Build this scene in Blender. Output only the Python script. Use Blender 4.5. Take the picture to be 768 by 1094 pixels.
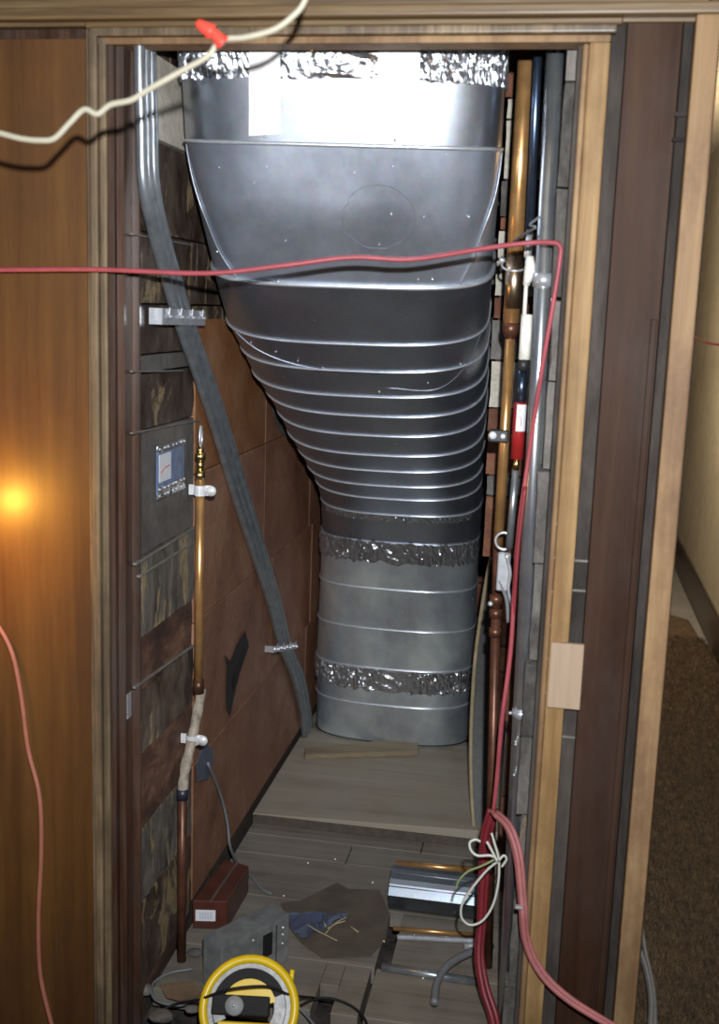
import bpy, bmesh, math, random
from mathutils import Vector, Matrix, noise
random.seed(7)
for o in list(bpy.data.objects): bpy.data.objects.remove(o)
C = bpy.context.scene.collection
sc = bpy.context.scene

# ---------------------------------------------------------------- camera
F = 1200.0
yv = Vector((216, 212, -F)).normalized()
zv = Vector((228, 6560, F)).normalized()
xv = yv.cross(zv).normalized()
zv = xv.cross(yv).normalized()
RT = Matrix((xv, yv, zv))            # world_from_camera
CAM = Vector((0, 0, 1.70))
cd = bpy.data.cameras.new('camera'); cam = bpy.data.objects.new('camera', cd); C.objects.link(cam)
cam.matrix_world = Matrix.Translation(CAM) @ RT.to_4x4()
cd.sensor_fit = 'HORIZONTAL'; cd.sensor_width = 36; cd.lens = 36 * F / 768
cd.dof.use_dof = True; cd.dof.focus_distance = 3.2; cd.dof.aperture_fstop = 4.5
cd.clip_start = 0.02
sc.camera = cam
# ---------------------------------------------------------------- world, flash, lamp, hallway fill, exposure
w = bpy.data.worlds.new('world'); sc.world = w; w.use_nodes = True
w.node_tree.nodes['Background'].inputs[0].default_value = (0.62, 0.78, 1.0, 1)
w.node_tree.nodes['Background'].inputs[1].default_value = 0.07
def lamp(name, kind, loc, energy, col, **kw):
    l = bpy.data.lights.new(name, kind); l.energy = energy; l.color = col
    for k, v in kw.items(): setattr(l, k, v)
    o = bpy.data.objects.new(name, l); C.objects.link(o); o.location = loc; return o
fl = lamp('camera_flash', 'SPOT', (0.05, 0.02, 1.88), 395, (0.94, 0.97, 1.0), shadow_soft_size=0.018,
          spot_size=math.radians(98), spot_blend=1.0)
fl.rotation_euler = (Vector((-0.34, 2.6, 1.58)) - fl.location).to_track_quat('-Z', 'Y').to_euler()
lamp('hallway_fill_light', 'POINT', (0.42, 5.8, 1.9), 52.0, (1.0, 0.86, 0.66), shadow_soft_size=0.12)  # unseen fill light added to brighten the hallway wall
lamp('trouble_lamp_light', 'POINT', (-1.265, 2.11, 1.215), 6.0, (1.0, 0.47, 0.06), shadow_soft_size=0.025)
vs = sc.view_settings
sc.display_settings.display_device = 'sRGB'
vs.view_transform = 'Standard'; vs.look = 'None'; vs.gamma = 1; vs.exposure = 0.0; vs.use_curve_mapping = False

# ---------------------------------------------------------------- geometry helpers
def ray(px, py): return RT @ Vector((px - 384, 547 - py, -F))
def onX(px, py, X): d = ray(px, py); return CAM + d * (X / d.x)
def onY(px, py, Y): d = ray(px, py); return CAM + d * (Y / d.y)
def onZ(px, py, Z): d = ray(px, py); return CAM + d * ((Z - CAM.z) / d.z)
def XF(px, py=547, Y=2.3): return onY(px, py, Y).x
def ZF(py, px=384, Y=2.3): return onY(px, py, Y).z

def link(name, bm, m, parent=None, smooth=False):
    me = bpy.data.meshes.new(name); bm.normal_update(); bm.to_mesh(me); bm.free()
    if m is not None: me.materials.append(m)
    if smooth:
        for p in me.polygons: p.use_smooth = True
    o = bpy.data.objects.new(name, me); C.objects.link(o)
    if parent is not None: o.parent = parent
    return o
def thing(name, label, cat, group=None, loc=(0, 0, 0)):
    o = bpy.data.objects.new(name, None); C.objects.link(o); o.location = loc; o.empty_display_size = .05
    o['label'] = label; o['category'] = cat
    if group: o['group'] = group
    return o
def tag(o, label, cat, group=None):
    o['label'] = label; o['category'] = cat
    if group: o['group'] = group
    return o
def struct(name, bm, m, parent=None, smooth=False):
    o = link(name, bm, m, parent, smooth); o['kind'] = 'structure'; return o
def reloc(root):
    """put the Empty at the base of its parts, keep the parts where they are"""
    pts = []
    for ch in root.children:
        if ch.type == 'MESH': pts += [ch.matrix_local @ v.co for v in ch.data.vertices]
    if not pts: return
    c = Vector(((min(p.x for p in pts) + max(p.x for p in pts)) / 2, (min(p.y for p in pts) + max(p.y for p in pts)) / 2, min(p.z for p in pts)))
    done = set()
    root.location = c
    for ch in root.children:
        ch.matrix_parent_inverse = Matrix.Translation(-c)

def bx(x0, x1, y0, y1, z0, z1, bev=0.0, bm=None, seg=1):
    own = bm or bmesh.new()
    r = bmesh.ops.create_cube(own, size=1)
    for v in r['verts']:
        v.co = Vector(((x0 + x1) / 2 + v.co.x * (x1 - x0), (y0 + y1) / 2 + v.co.y * (y1 - y0), (z0 + z1) / 2 + v.co.z * (z1 - z0)))
    if bev > 0:
        es = list({e for v in r['verts'] for e in v.link_edges})
        bmesh.ops.bevel(own, geom=es, offset=bev, segments=seg, affect='EDGES', profile=0.6)
    return own
def hexa(b, t, bev=0.0, bm=None):
    """box from 4 bottom and 4 top corners (same order)"""
    own = bm or bmesh.new()
    vb = [own.verts.new(p) for p in b]; vt = [own.verts.new(p) for p in t]
    fs = [own.faces.new(vb[::-1]), own.faces.new(vt)]
    for i in range(4): fs.append(own.faces.new((vb[i], vb[(i + 1) % 4], vt[(i + 1) % 4], vt[i])))
    bmesh.ops.recalc_face_normals(own, faces=fs)
    if bev > 0: bmesh.ops.bevel(own, geom=list({e for f in fs for e in f.edges}), offset=bev, segments=2, affect='EDGES', profile=0.6)
    return own
def cr(pts, n=8):
    """Catmull-Rom through points"""
    P = [Vector(p) for p in pts]
    if len(P) < 3: return P
    P = [P[0] * 2 - P[1]] + P + [P[-1] * 2 - P[-2]]; out = []
    for i in range(1, len(P) - 2):
        a, b, c, d = P[i - 1:i + 3]
        for k in range(n):
            t = k / n
            out.append(0.5 * ((2 * b) + (c - a) * t + (2 * a - 5 * b + 4 * c - d) * t * t + (3 * b - a - 3 * c + d) * t ** 3))
    out.append(P[-2]); return out
def tube(pts, r, seg=10, closed=False, bm=None, flat=1.0, caps=True):
    own = bm or bmesh.new(); P = [Vector(p) for p in pts]; n = len(P); rings = []
    up = None
    for i in range(n):
        if closed: t = (P[(i + 1) % n] - P[i - 1])
        else: t = P[min(i + 1, n - 1)] - P[max(i - 1, 0)]
        t.normalize()
        if up is None:
            up = Vector((0, 0, 1)) if abs(t.z) < 0.9 else Vector((0, 1, 0))
        u = (up - t * up.dot(t))
        if u.length < 1e-6: u = t.orthogonal()
        u.normalize(); v = t.cross(u); up = u
        rr = r[i] if isinstance(r, (list, tuple)) else r
        rings.append([own.verts.new(P[i] + (u * math.cos(a) * flat + v * math.sin(a)) * rr) for a in (2 * math.pi * k / seg for k in range(seg))])
    for i in range(n if closed else n - 1):
        A = rings[i]; B = rings[(i + 1) % n]
        for k in range(seg): own.faces.new((A[k], A[(k + 1) % seg], B[(k + 1) % seg], B[k]))
    if caps and not closed:
        own.faces.new(rings[0][::-1]); own.faces.new(rings[-1])
    return own
def ball(c, r, bm=None, sub=2, sc_=(1, 1, 1)):
    own = bm or bmesh.new()
    q = bmesh.ops.create_icosphere(own, subdivisions=sub, radius=1)
    for v in q['verts']: v.co = Vector((v.co.x * sc_[0], v.co.y * sc_[1], v.co.z * sc_[2])) * r + Vector(c)
    return own
def cyl(a, b, r, seg=20, bm=None, r2=None): return tube([a, b], [r, r if r2 is None else r2], seg, bm=bm)
def solid(bm, th):
    bm.normal_update(); bmesh.ops.solidify(bm, geom=list(bm.faces), thickness=th)
def wob(bm, amp, fr, seed=0.0):
    for v in bm.verts: v.co += noise.noise_vector(v.co * fr + Vector((seed, seed * 2, 3))) * amp
    return bm
def grid_cut(bm, cuts):
    bmesh.ops.subdivide_edges(bm, edges=list(bm.edges), cuts=cuts, use_grid_fill=True); return bm
def annul(r0, r1, t, seg=48, a0=0, a1=2 * math.pi, M=Matrix(), bm=None):
    """flat ring (or ring segment) of thickness t, in its own xy plane, put in place by M"""
    own = bm or bmesh.new(); full = abs(a1 - a0 - 2 * math.pi) < 1e-4; n = seg if full else seg + 1; R = []
    for i in range(n):
        a = a0 + (a1 - a0) * i / seg; c, s = math.cos(a), math.sin(a)
        R.append([own.verts.new(M @ Vector((c * r, s * r, z))) for r, z in ((r0, -t / 2), (r1, -t / 2), (r1, t / 2), (r0, t / 2))])
    for i in range(seg):
        A, B = R[i], R[(i + 1) % n]
        for k in range(4): own.faces.new((A[k], A[(k + 1) % 4], B[(k + 1) % 4], B[k]))
    if not full: own.faces.new(R[0][::-1]); own.faces.new(R[-1])
    bmesh.ops.recalc_face_normals(own, faces=list(own.faces)); return own

# ---------------------------------------------------------------- materials
def nt(name):
    m = bpy.data.materials.new(name); m.use_nodes = True
    t = m.node_tree; return m, t, t.nodes['Principled BSDF']
def texco(t, scale, rot=(0, 0, 0)):
    tc = t.nodes.new('ShaderNodeTexCoord'); mp = t.nodes.new('ShaderNodeMapping')
    mp.inputs['Scale'].default_value = scale; mp.inputs['Rotation'].default_value = rot
    t.links.new(tc.outputs['Object'], mp.inputs[0]); return mp.outputs[0]
def nz(t, vec, scale, detail=6, rough=0.6, dist=0.0):
    n = t.nodes.new('ShaderNodeTexNoise'); n.inputs['Scale'].default_value = scale; n.inputs['Detail'].default_value = detail
    n.inputs['Roughness'].default_value = rough; n.inputs['Distortion'].default_value = dist
    t.links.new(vec, n.inputs['Vector']); return n.outputs['Fac']
def ramp(t, fac, stops, const=False):
    r = t.nodes.new('ShaderNodeValToRGB'); e = r.color_ramp.elements
    if const: r.color_ramp.interpolation = 'CONSTANT'
    while len(e) < len(stops): e.new(0.5)
    for i, (p, c) in enumerate(stops):
        e[i].position = p; e[i].color = (c[0], c[1], c[2], 1) if isinstance(c, (tuple, list)) else (c, c, c, 1)
    t.links.new(fac, r.inputs[0]); return r.outputs[0]
def mix(t, fac, a, b, mode='MIX'):
    m = t.nodes.new('ShaderNodeMix'); m.data_type = 'RGBA'; m.blend_type = mode
    for s, v in ((0, fac), (6, a), (7, b)):
        if hasattr(v, 'is_linked'): t.links.new(v, m.inputs[s])
        else: m.inputs[s].default_value = v if s == 0 else (v[0], v[1], v[2], 1)
    return m.outputs[2]
def bump(t, bs, h, strength=0.3, dist=0.01):
    b = t.nodes.new('ShaderNodeBump'); b.inputs['Strength'].default_value = strength; b.inputs['Distance'].default_value = dist
    t.links.new(h, b.inputs['Height']); t.links.new(b.outputs[0], bs.inputs['Normal'])
def objrand(t):
    n = t.nodes.new('ShaderNodeObjectInfo'); return n.outputs['Random']

def simple(name, col, rough=0.5, metal=0.0, var=0.15, scale=30, coat=0.0, bumpy=0.0):
    m, t, b = nt(name); v = texco(t, (1, 1, 1)); n = nz(t, v, scale)
    c = ramp(t, n, [(0.3, tuple(x * (1 - var) for x in col)), (0.7, tuple(min(1, x * (1 + var)) for x in col))])
    t.links.new(c, b.inputs['Base Color']); b.inputs['Roughness'].default_value = rough; b.inputs['Metallic'].default_value = metal
    b.inputs['Coat Weight'].default_value = coat
    if bumpy: bump(t, b, n, bumpy, 0.004)
    return m
def wood(name, dark, mid, light, rough=0.4, coat=0.0, axis='z', fine=60, bumpy=0.15, dirt=None, dirtamt=0.5):
    m, t, b = nt(name)
    s = {'z': (1, 1, .045), 'x': (.045, 1, 1), 'y': (1, .045, 1)}[axis]
    v = texco(t, s); g = nz(t, v, fine, 8, 0.62, 0.6); g2 = nz(t, v, fine * 0.16, 4, 0.5, 1.5)
    gg = mix(t, 0.5, g, g2)
    c = ramp(t, gg, [(0.33, dark), (0.5, mid), (0.67, light)])
    if dirt:
        v2 = texco(t, (1, 1, 0.6)); d = nz(t, v2, 5.5, 8, 0.68); f = ramp(t, d, [(0.42, 0), (0.62, 1)])
        c = mix(t, ramp(t, f, [(0, 0), (1, dirtamt)]), c, dirt)
    t.links.new(c, b.inputs['Base Color']); b.inputs['Roughness'].default_value = rough; b.inputs['Coat Weight'].default_value = coat
    b.inputs['Coat Roughness'].default_value = 0.28
    bump(t, b, g, bumpy, 0.003); return m
def galv(name, col=(0.50, 0.54, 0.62), rough=0.36, stain=0.3, blot=4, sp=90, metal=0.93, contrast=0.14):
    m, t, b = nt(name); v = texco(t, (1, 1, 1))
    vo = t.nodes.new('ShaderNodeTexVoronoi'); vo.inputs['Scale'].default_value = sp; t.links.new(v, vo.inputs['Vector'])
    a = nz(t, v, blot, 6, 0.6); st = nz(t, texco(t, (1, 1, .45)), 3.2, 5, 0.6, 0.4)
    c = ramp(t, a, [(0.3, tuple(x * (1 - contrast) for x in col)), (0.7, tuple(min(1, x * (1 + contrast)) for x in col))])
    sm = ramp(t, st, [(0.5, 0), (0.75, stain)])
    c = mix(t, sm, c, (0.17, 0.14, 0.15))
    c = mix(t, 0.10, c, vo.outputs['Color'], 'SOFT_LIGHT')
    # white specks of spatter
    sv = t.nodes.new('ShaderNodeTexVoronoi'); sv.inputs['Scale'].default_value = 16; t.links.new(v, sv.inputs['Vector'])
    sf = ramp(t, sv.outputs['Distance'], [(0.0, 1), (0.035, 1), (0.05, 0)])
    c = mix(t, sf, c, (0.85, 0.87, 0.9))
    t.links.new(c, b.inputs['Base Color'])
    r = ramp(t, a, [(0.3, rough * 0.92), (0.7, min(1, rough * 1.12))]); t.links.new(r, b.inputs['Roughness'])
    b.inputs['Metallic'].default_value = metal
    bump(t, b, a, 0.06, 0.012); return m
def mottled(name, cols, scale=6, rough=0.85, bumpy=0.5, stretch=(1, 1, 1), rnd=0.25, patch=None):
    """old wall surface: broad patches of several colours plus grit"""
    m, t, b = nt(name); v = texco(t, stretch)
    add = t.nodes.new('ShaderNodeVectorMath'); add.operation = 'ADD'
    cmb = t.nodes.new('ShaderNodeCombineXYZ'); mul = t.nodes.new('ShaderNodeMath'); mul.operation = 'MULTIPLY'; mul.inputs[1].default_value = 37.0
    t.links.new(objrand(t), mul.inputs[0])
    for k in range(3): t.links.new(mul.outputs[0], cmb.inputs[k])
    t.links.new(v, add.inputs[0]); t.links.new(cmb.outputs[0], add.inputs[1]); v = add.outputs[0]
    a = nz(t, v, scale, 9, 0.66, 0.3); g = nz(t, v, scale * 9, 6, 0.7)
    n = len(cols); c = ramp(t, a, [(0.33 + 0.34 * i / max(1, n - 1), cc) for i, cc in enumerate(cols)])
    c = mix(t, 0.28, c, ramp(t, g, [(0.3, 0.15), (0.7, 0.85)]), 'OVERLAY')
    if patch:
        pf = nz(t, v, scale * 0.8, 9, 0.72, 0.8); pf = ramp(t, pf, [(patch[1], 0), (patch[1] + 0.04, 1)])
        c = mix(t, pf, c, patch[0])
    hv = t.nodes.new('ShaderNodeHueSaturation'); rr = t.nodes.new('ShaderNodeMapRange')
    rr.inputs[3].default_value = 1 - rnd; rr.inputs[4].default_value = 1 + rnd
    t.links.new(objrand(t), rr.inputs[0]); t.links.new(rr.outputs[0], hv.inputs['Value']); t.links.new(c, hv.inputs['Color'])
    t.links.new(hv.outputs[0], b.inputs['Base Color']); b.inputs['Roughness'].default_value = rough
    bump(t, b, mix(t, 0.5, a, g), bumpy, 0.012); return m
def foil(name='crinkled foil tape'):
    m, t, b = nt(name); v = texco(t, (1, 1, 1)); n = nz(t, v, 45, 5, 0.7, 1.0)
    vo = t.nodes.new('ShaderNodeTexVoronoi'); vo.inputs['Scale'].default_value = 70; t.links.new(v, vo.inputs['Vector'])
    b.inputs['Base Color'].default_value = (0.56, 0.58, 0.62, 1); b.inputs['Metallic'].default_value = 0.92; b.inputs['Roughness'].default_value = 0.2
    bump(t, b, mix(t, 0.5, n, vo.outputs['Distance']), 0.42, 0.012); return m
M_panel = wood('varnished brown panelling', (0.062, 0.025, 0.006), (0.108, 0.046, 0.011), (0.155, 0.070, 0.017), 0.45, 0.3, fine=30, bumpy=.05, dirt=(0.05,0.022,0.012), dirtamt=.35)
M_case = wood('worn stained casing', (0.06, 0.038, 0.02), (0.16, 0.11, 0.06), (0.30, 0.22, 0.13), 0.5, 0.15, fine=90, dirt=(0.05, 0.035, 0.025), dirtamt=0.6)
M_casedark = wood('dark stained jamb', (0.02, 0.009, 0.005), (0.05, 0.022, 0.012), (0.10, 0.05, 0.03), 0.4, 0.25, fine=90, dirt=(0.09, 0.085, 0.08), dirtamt=0.3)
M_head = wood('stained head casing', (0.05, 0.028, 0.012), (0.12, 0.07, 0.03), (0.22, 0.15, 0.07), 0.5, 0.15, axis='x', fine=70)
M_pine = wood('bare pine edge', (0.20, 0.11, 0.04), (0.31, 0.19, 0.08), (0.43, 0.29, 0.14), 0.6, fine=70, dirt=(0.13, 0.07, 0.025), dirtamt=0.55)
M_pine2 = wood('bare cut wood edge', (0.17, 0.095, 0.045), (0.27, 0.165, 0.08), (0.38, 0.25, 0.13), 0.6, fine=50, dirt=(0.10, 0.05, 0.025), dirtamt=0.6)
M_recess = wood('rough brown board', (0.018, 0.008, 0.005), (0.044, 0.020, 0.010), (0.085, 0.040, 0.014), 0.55, fine=24, bumpy=0.4, dirt=(0.05, 0.032, 0.026), dirtamt=0.5)
M_recess.node_tree.nodes['Principled BSDF'].inputs['Specular IOR Level'].default_value = 0.12
M_grey = mottled('grey weathered edge', [(0.02, 0.017, 0.015), (0.045, 0.038, 0.034), (0.08, 0.066, 0.057)], 8, stretch=(1, 1, .2))
M_grey.node_tree.nodes['Principled BSDF'].inputs['Specular IOR Level'].default_value = 0.15
for _m in (M_pine, M_pine2): _m.node_tree.nodes['Principled BSDF'].inputs['Specular IOR Level'].default_value = 0.3
M_plyb = wood('pale plywood scrap', (0.26, 0.18, 0.12), (0.33, 0.235, 0.16), (0.40, 0.29, 0.205), 0.75, fine=60)
M_galv = galv('galvanised duct sheet', (0.42, 0.46, 0.54), 0.34)
M_galvlow = galv('galvanised boot sheet with painted reflections', (0.70, 0.77, 0.90), 0.36, 0.45, metal=.80, contrast=.3)  # lighter, blotchier copy of the duct sheet; reflected brightness put into the colour
M_galvmid = galv('cloudy galvanised panel', (0.55, 0.60, 0.70), 0.37, 0.35, metal=.84, contrast=.25)
M_galvtop = galv('bright galvanised collar', (0.50, 0.53, 0.59), 0.33, 0.15, metal=.95)
M_strapglare = simple('bright zinc strap', (0.95, 0.95, 0.96), 0.35, 0.35, 0.03)  # near-white base puts the overexposed flash glare into the colour
M_seam = simple('bright rolled seam', (0.72, 0.75, 0.80), 0.30, 0.7, 0.1, 60)
M_crease = simple('dull folded crease', (0.42, 0.45, 0.50), 0.45, 0.8, 0.1, 60)
M_zinc = simple('zinc plated steel', (0.66, 0.68, 0.72), 0.30, 0.65, 0.15, 50)
M_zincw = simple('bright zinc strap metal', (0.80, 0.81, 0.82), 0.35, 0.3, 0.12, 60)
M_emt = simple('grey conduit', (0.36, 0.39, 0.42), 0.32, 0.78, 0.25, 25)
M_emtbig = simple('blue grey steel conduit', (0.80, 0.86, 0.95), 0.22, 0.92, 0.2, 12)
M_emtdark = simple('dark blue steel pipe', (0.10, 0.14, 0.22), 0.3, 0.9, 0.25, 14)
M_copper = simple('old copper pipe', (0.60, 0.33, 0.13), 0.30, 0.7, 0.28, 18)
M_copdark = simple('tarnished copper pipe', (0.12, 0.05, 0.03), 0.4, 0.5, 0.4, 18)
M_brass = simple('brass fitting', (0.72, 0.52, 0.22), 0.28, 1.0, 0.2, 60)
M_foil = foil()
M_dark = simple('black tar seam', (0.01, 0.01, 0.01), 0.6)
M_red = simple('red cable jacket', (0.20, 0.022, 0.03), 0.45, 0, 0.2, 20)
M_redwire = simple('dusty red wire', (0.34, 0.065, 0.08), 0.5, 0, 0.15, 20)
M_pink = simple('dusty pink red cable', (0.36, 0.12, 0.12), 0.6, 0, 0.3, 10)
M_cord = simple('brownish red cord', (0.36, 0.13, 0.085), 0.55, 0, 0.1)
M_white = simple('cream wire insulation', (0.36, 0.33, 0.25), 0.5, 0, 0.06)
M_wirewhite = simple('grey white wire', (0.58, 0.60, 0.54), 0.4, 0, 0.05)
M_wiregreen = simple('green wire', (0.24, 0.30, 0.14), 0.4, 0, 0.1)
M_greycab = simple('grey cable jacket', (0.16, 0.165, 0.175), 0.5, 0, 0.1)
M_black = simple('black plastic', (0.004, 0.004, 0.005), 0.75, 0, 0.1)
M_nut = simple('red plastic wire nut', (0.75, 0.06, 0.04), 0.35)
M_yellow = simple('yellow plastic', (0.72, 0.50, 0.006), 0.33, 0, 0.06)
M_knob = simple('grey plastic knob', (0.30, 0.32, 0.32), 0.35, 0, 0.1)
M_reelgrey = simple('grey coil of tape', (0.26, 0.26, 0.26), 0.45, 0.3, 0.3, 80)
M_plank = mottled('old stained plank', [(0.016, 0.009, 0.006), (0.055, 0.034, 0.024), (0.10, 0.07, 0.052), (0.16, 0.135, 0.11)], 11, 0.5, 0.7, (1, .8, .45), 0.3, ((0.30, 0.22, 0.12), 0.55))
M_plankgrey = mottled('grey skimmed plank', [(0.07, 0.062, 0.058), (0.105, 0.095, 0.088), (0.14, 0.125, 0.11)], 4, 0.75, 0.3, (1, 1, 1), 0.1, ((0.24, 0.19, 0.12), 0.68))
M_plankpeel = mottled('peeling painted plank', [(0.03, 0.022, 0.018), (0.10, 0.088, 0.075), (0.19, 0.17, 0.145)], 12, 0.7, 0.9, (1, 1.2, .4), 0.12, ((0.30, 0.23, 0.12), 0.55))
M_plankred = mottled('orange brown scraped plank', [(0.012, 0.007, 0.006), (0.09, 0.04, 0.025), (0.22, 0.12, 0.07)], 9, 0.75, 0.4, (1, .6, 1), 0.1)
M_lath = simple('pale grey batten edge', (0.15, 0.14, 0.125), 0.8, 0, 0.3, 20, bumpy=.3)
M_terra = mottled('brown clay tile', [(0.17, 0.075, 0.042), (0.25, 0.115, 0.064), (0.31, 0.165, 0.10)], 4.5, 0.6, 0.35, (1, 1, 1), 0.10, ((0.27, 0.20, 0.16), 0.66))
M_terra2 = mottled('orange clay tile', [(0.19, 0.075, 0.028), (0.26, 0.11, 0.042), (0.31, 0.17, 0.09)], 4, 0.5, 0.2, (1, 1, 1), 0.05, ((0.30, 0.24, 0.20), 0.60))
M_mortar = mottled('dark mortar', [(0.05, 0.035, 0.028), (0.10, 0.07, 0.055)], 14)
M_brick = mottled('old brown brick', [(0.10, 0.04, 0.022), (0.17, 0.065, 0.035), (0.21, 0.10, 0.055)], 10, 0.85, 0.6)
M_plaster = mottled('cream plaster on block', [(0.34, 0.31, 0.26), (0.46, 0.42, 0.35), (0.52, 0.48, 0.41)], 10, 0.9, 0.5, rnd=0.2, patch=((0.12, 0.10, 0.08), 0.66))
M_wallend = mottled('rough grey masonry', [(0.045, 0.04, 0.036), (0.12, 0.11, 0.10), (0.20, 0.18, 0.165)], 11, 0.9, 0.9, (1, 1, .5), 0.25, ((0.27, 0.17, 0.08), 0.64))
M_floorb = wood('grey dusty floorboard', (0.10, 0.085, 0.067), (0.17, 0.145, 0.115), (0.24, 0.205, 0.165), 0.7, axis='x', fine=40, dirt=(0.23, 0.21, 0.18), dirtamt=0.5)
M_ply = wood('dusty plywood', (0.21, 0.175, 0.13), (0.29, 0.245, 0.18), (0.36, 0.31, 0.24), 0.75, axis='x', fine=22, dirt=(0.33, 0.30, 0.25), dirtamt=0.5)
M_wedge = wood('pale wood strip', (0.16, 0.12, 0.075), (0.24, 0.18, 0.11), (0.32, 0.25, 0.16), 0.7, axis='x')
M_sub = mottled('dark rubble', [(0.01, 0.008, 0.007), (0.05, 0.04, 0.035), (0.09, 0.08, 0.07)], 16, 0.95, 1.0)
M_cream = mottled('cream hall plaster', [(0.42, 0.37, 0.28), (0.50, 0.45, 0.35), (0.52, 0.47, 0.37)], 2.5, 0.8, 0.1, rnd=0)
M_base = wood('dark brown baseboard', (0.02, 0.011, 0.008), (0.045, 0.024, 0.017), (0.075, 0.045, 0.032), 0.35, 0.3, axis='y')
M_doorw = wood('dark door wood', (0.012, 0.007, 0.006), (0.03, 0.015, 0.01), (0.05, 0.028, 0.018), 0.35, 0.2)
M_carpet = mottled('brown shag carpet', [(0.06, 0.036, 0.018), (0.11, 0.068, 0.034), (0.17, 0.11, 0.055)], 30, 1.0, 0.6, rnd=0)
M_lino = mottled('pale floor tile', [(0.26, 0.24, 0.22), (0.34, 0.32, 0.29)], 5, 0.5, 0.1, rnd=0.06)
M_paper = simple('brown paper', (0.10, 0.078, 0.058), 0.85, 0, 0.25, 12)
M_bluebag = simple('blue plastic film', (0.07, 0.085, 0.14), 0.35, 0, 0.3, 12)
M_twine = simple('straw coloured shaving', (0.34, 0.28, 0.18), 0.7)
M_boxred = simple('red brown carton', (0.075, 0.022, 0.014), 0.4, 0, 0.4, 10, coat=.2)
M_label = simple('white paper label', (0.72, 0.74, 0.78), 0.5, 0, 0.03)
M_ink = simple('dark print ink', (0.12, 0.12, 0.16), 0.6)
M_redink = simple('red print ink', (0.55, 0.08, 0.06), 0.6)
M_jbox = simple('dusty grey steel box', (0.23, 0.235, 0.235), 0.45, 0.35, 0.3, 25)
M_stickblue = simple('blue sticker film', (0.17, 0.26, 0.45), 0.3, 0.3, 0.3, 40)
M_insul = simple('pale grey pipe wrap', (0.30, 0.25, 0.20), 0.8, 0, 0.5, 40, bumpy=.6)
M_whitewrap = simple('white plaster wrap', (0.80, 0.79, 0.72), 0.8, 0, 0.08, 60, bumpy=.6)
M_tan = simple('tan raw edge', (0.34, 0.27, 0.16), .7, 0, .2, 30)
M_sheetface = simple('dark perforated sheet', (0.085, 0.085, 0.082), 0.6, 0.2, 0.2, 60)
M_redtool = simple('red enamel', (0.30, 0.018, 0.018), 0.3)
M_rubber = simple('black rubber sleeve', (0.02, 0.02, 0.022), 0.5)

# ================================================================ SETTING
XL, XR, YB, YFR = -0.905, -0.022, 4.72, 2.30
ZT = 2.80
ZH = -0.06   # hallway floor, a little below the closet floor
# --- pixel derived front frame positions
xpanR = XF(97); xcaR = XF(121); xjL = XF(131)
xlR0, xlR1 = XF(590), XF(617); xg1 = XF(633); xpR = XF(688); xg2 = XF(699); xs1 = XF(723)
zh0, zh1 = ZF(47), ZF(8)
print('front', xpanR, xcaR, xjL, xlR0, xlR1, xg1, xpR, xg2, xs1, zh0, zh1)

# closet floor: boards across (z=0), dark sub floor below
fl_root = struct('floor', bx(XL - .05, 3.2 + 0.0, -1.2, 9.9, -0.26, -0.095), M_sub)
# boards: joints given by the photograph
def floorY(py, px=400, z=0.0): return onZ(px, py, z).y
yj = [floorY(1089), floorY(1034), floorY(985, 400), floorY(926), floorY(905), floorY(886)]
ys = [yj[0], yj[1], (yj[1] + yj[3]) / 2 + .02, yj[3], yj[4], yj[5], 3.9, 4.2, 4.45, YB]
print('floor joints', ys)
for i in range(len(ys) - 1):
    b = []
    if i == 0:   # front board is notched: dark wedge gaps
        xs = [XL + .003, onZ(338, 1060, 0).x - .0, onZ(360, 1060, 0).x, onZ(385, 1075, 0).x, onZ(391, 1075, 0).x, XR - .004]
        b = [(xs[0], xs[1]), (xs[2], xs[3]), (xs[4], xs[5])]
    elif i == 1: b = [(XL + .003, onZ(404, 1020, 0).x), (onZ(420, 1020, 0).x, XR - .004)]
    else:
        sx = XL + .003 + (0.35 + 0.22 * ((i * 7) % 3)); b = [(XL + .003, sx), (sx + .003, XR - .004)]
    for x0, x1 in b:
        tlt = random.uniform(-.0012, .0012)
        struct('floorboard', bx(x0, x1, ys[i] + .0018, ys[i + 1] - .0018, -.05, -.0005 + tlt, .0012), M_floorb, fl_root)
del_bridge = None
# bridge across the front board behind the wedge notch
struct('floorboard', bx(xs[1] + .001, xs[2] - .001, yj[0] + .115, yj[1] - .002, -.05, -.001, .001), M_floorb, fl_root)

# plywood platform
zp = 0.032
a0 = onZ(262, 868, zp); a1 = onZ(512, 886, zp)
ply = struct('trim_1', hexa([(XL + .002, a0.y, 0.0005), (XR - .002, a1.y, 0.0005), (XR - .002, YB - .002, 0.0005), (XL + .002, YB - .002, 0.0005)],
                       [(XL + .002, a0.y, zp), (XR - .002, a1.y, zp), (XR - .002, YB - .002, zp), (XL + .002, YB - .002, zp)], .0015), M_ply)
struct('front_edge', bx(XL + .004, XR - .004, min(a0.y, a1.y) - .006, min(a0.y, a1.y) - .0002, .0008, zp - .002, .001), simple('plywood edge painted in shade', (.075, .06, .045), .8, 0, .3, 40), ply)  # added edge strip; shade put into its colour against the facing flash
ply['label'] = 'dusty plywood platform on the closet floor'

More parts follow.
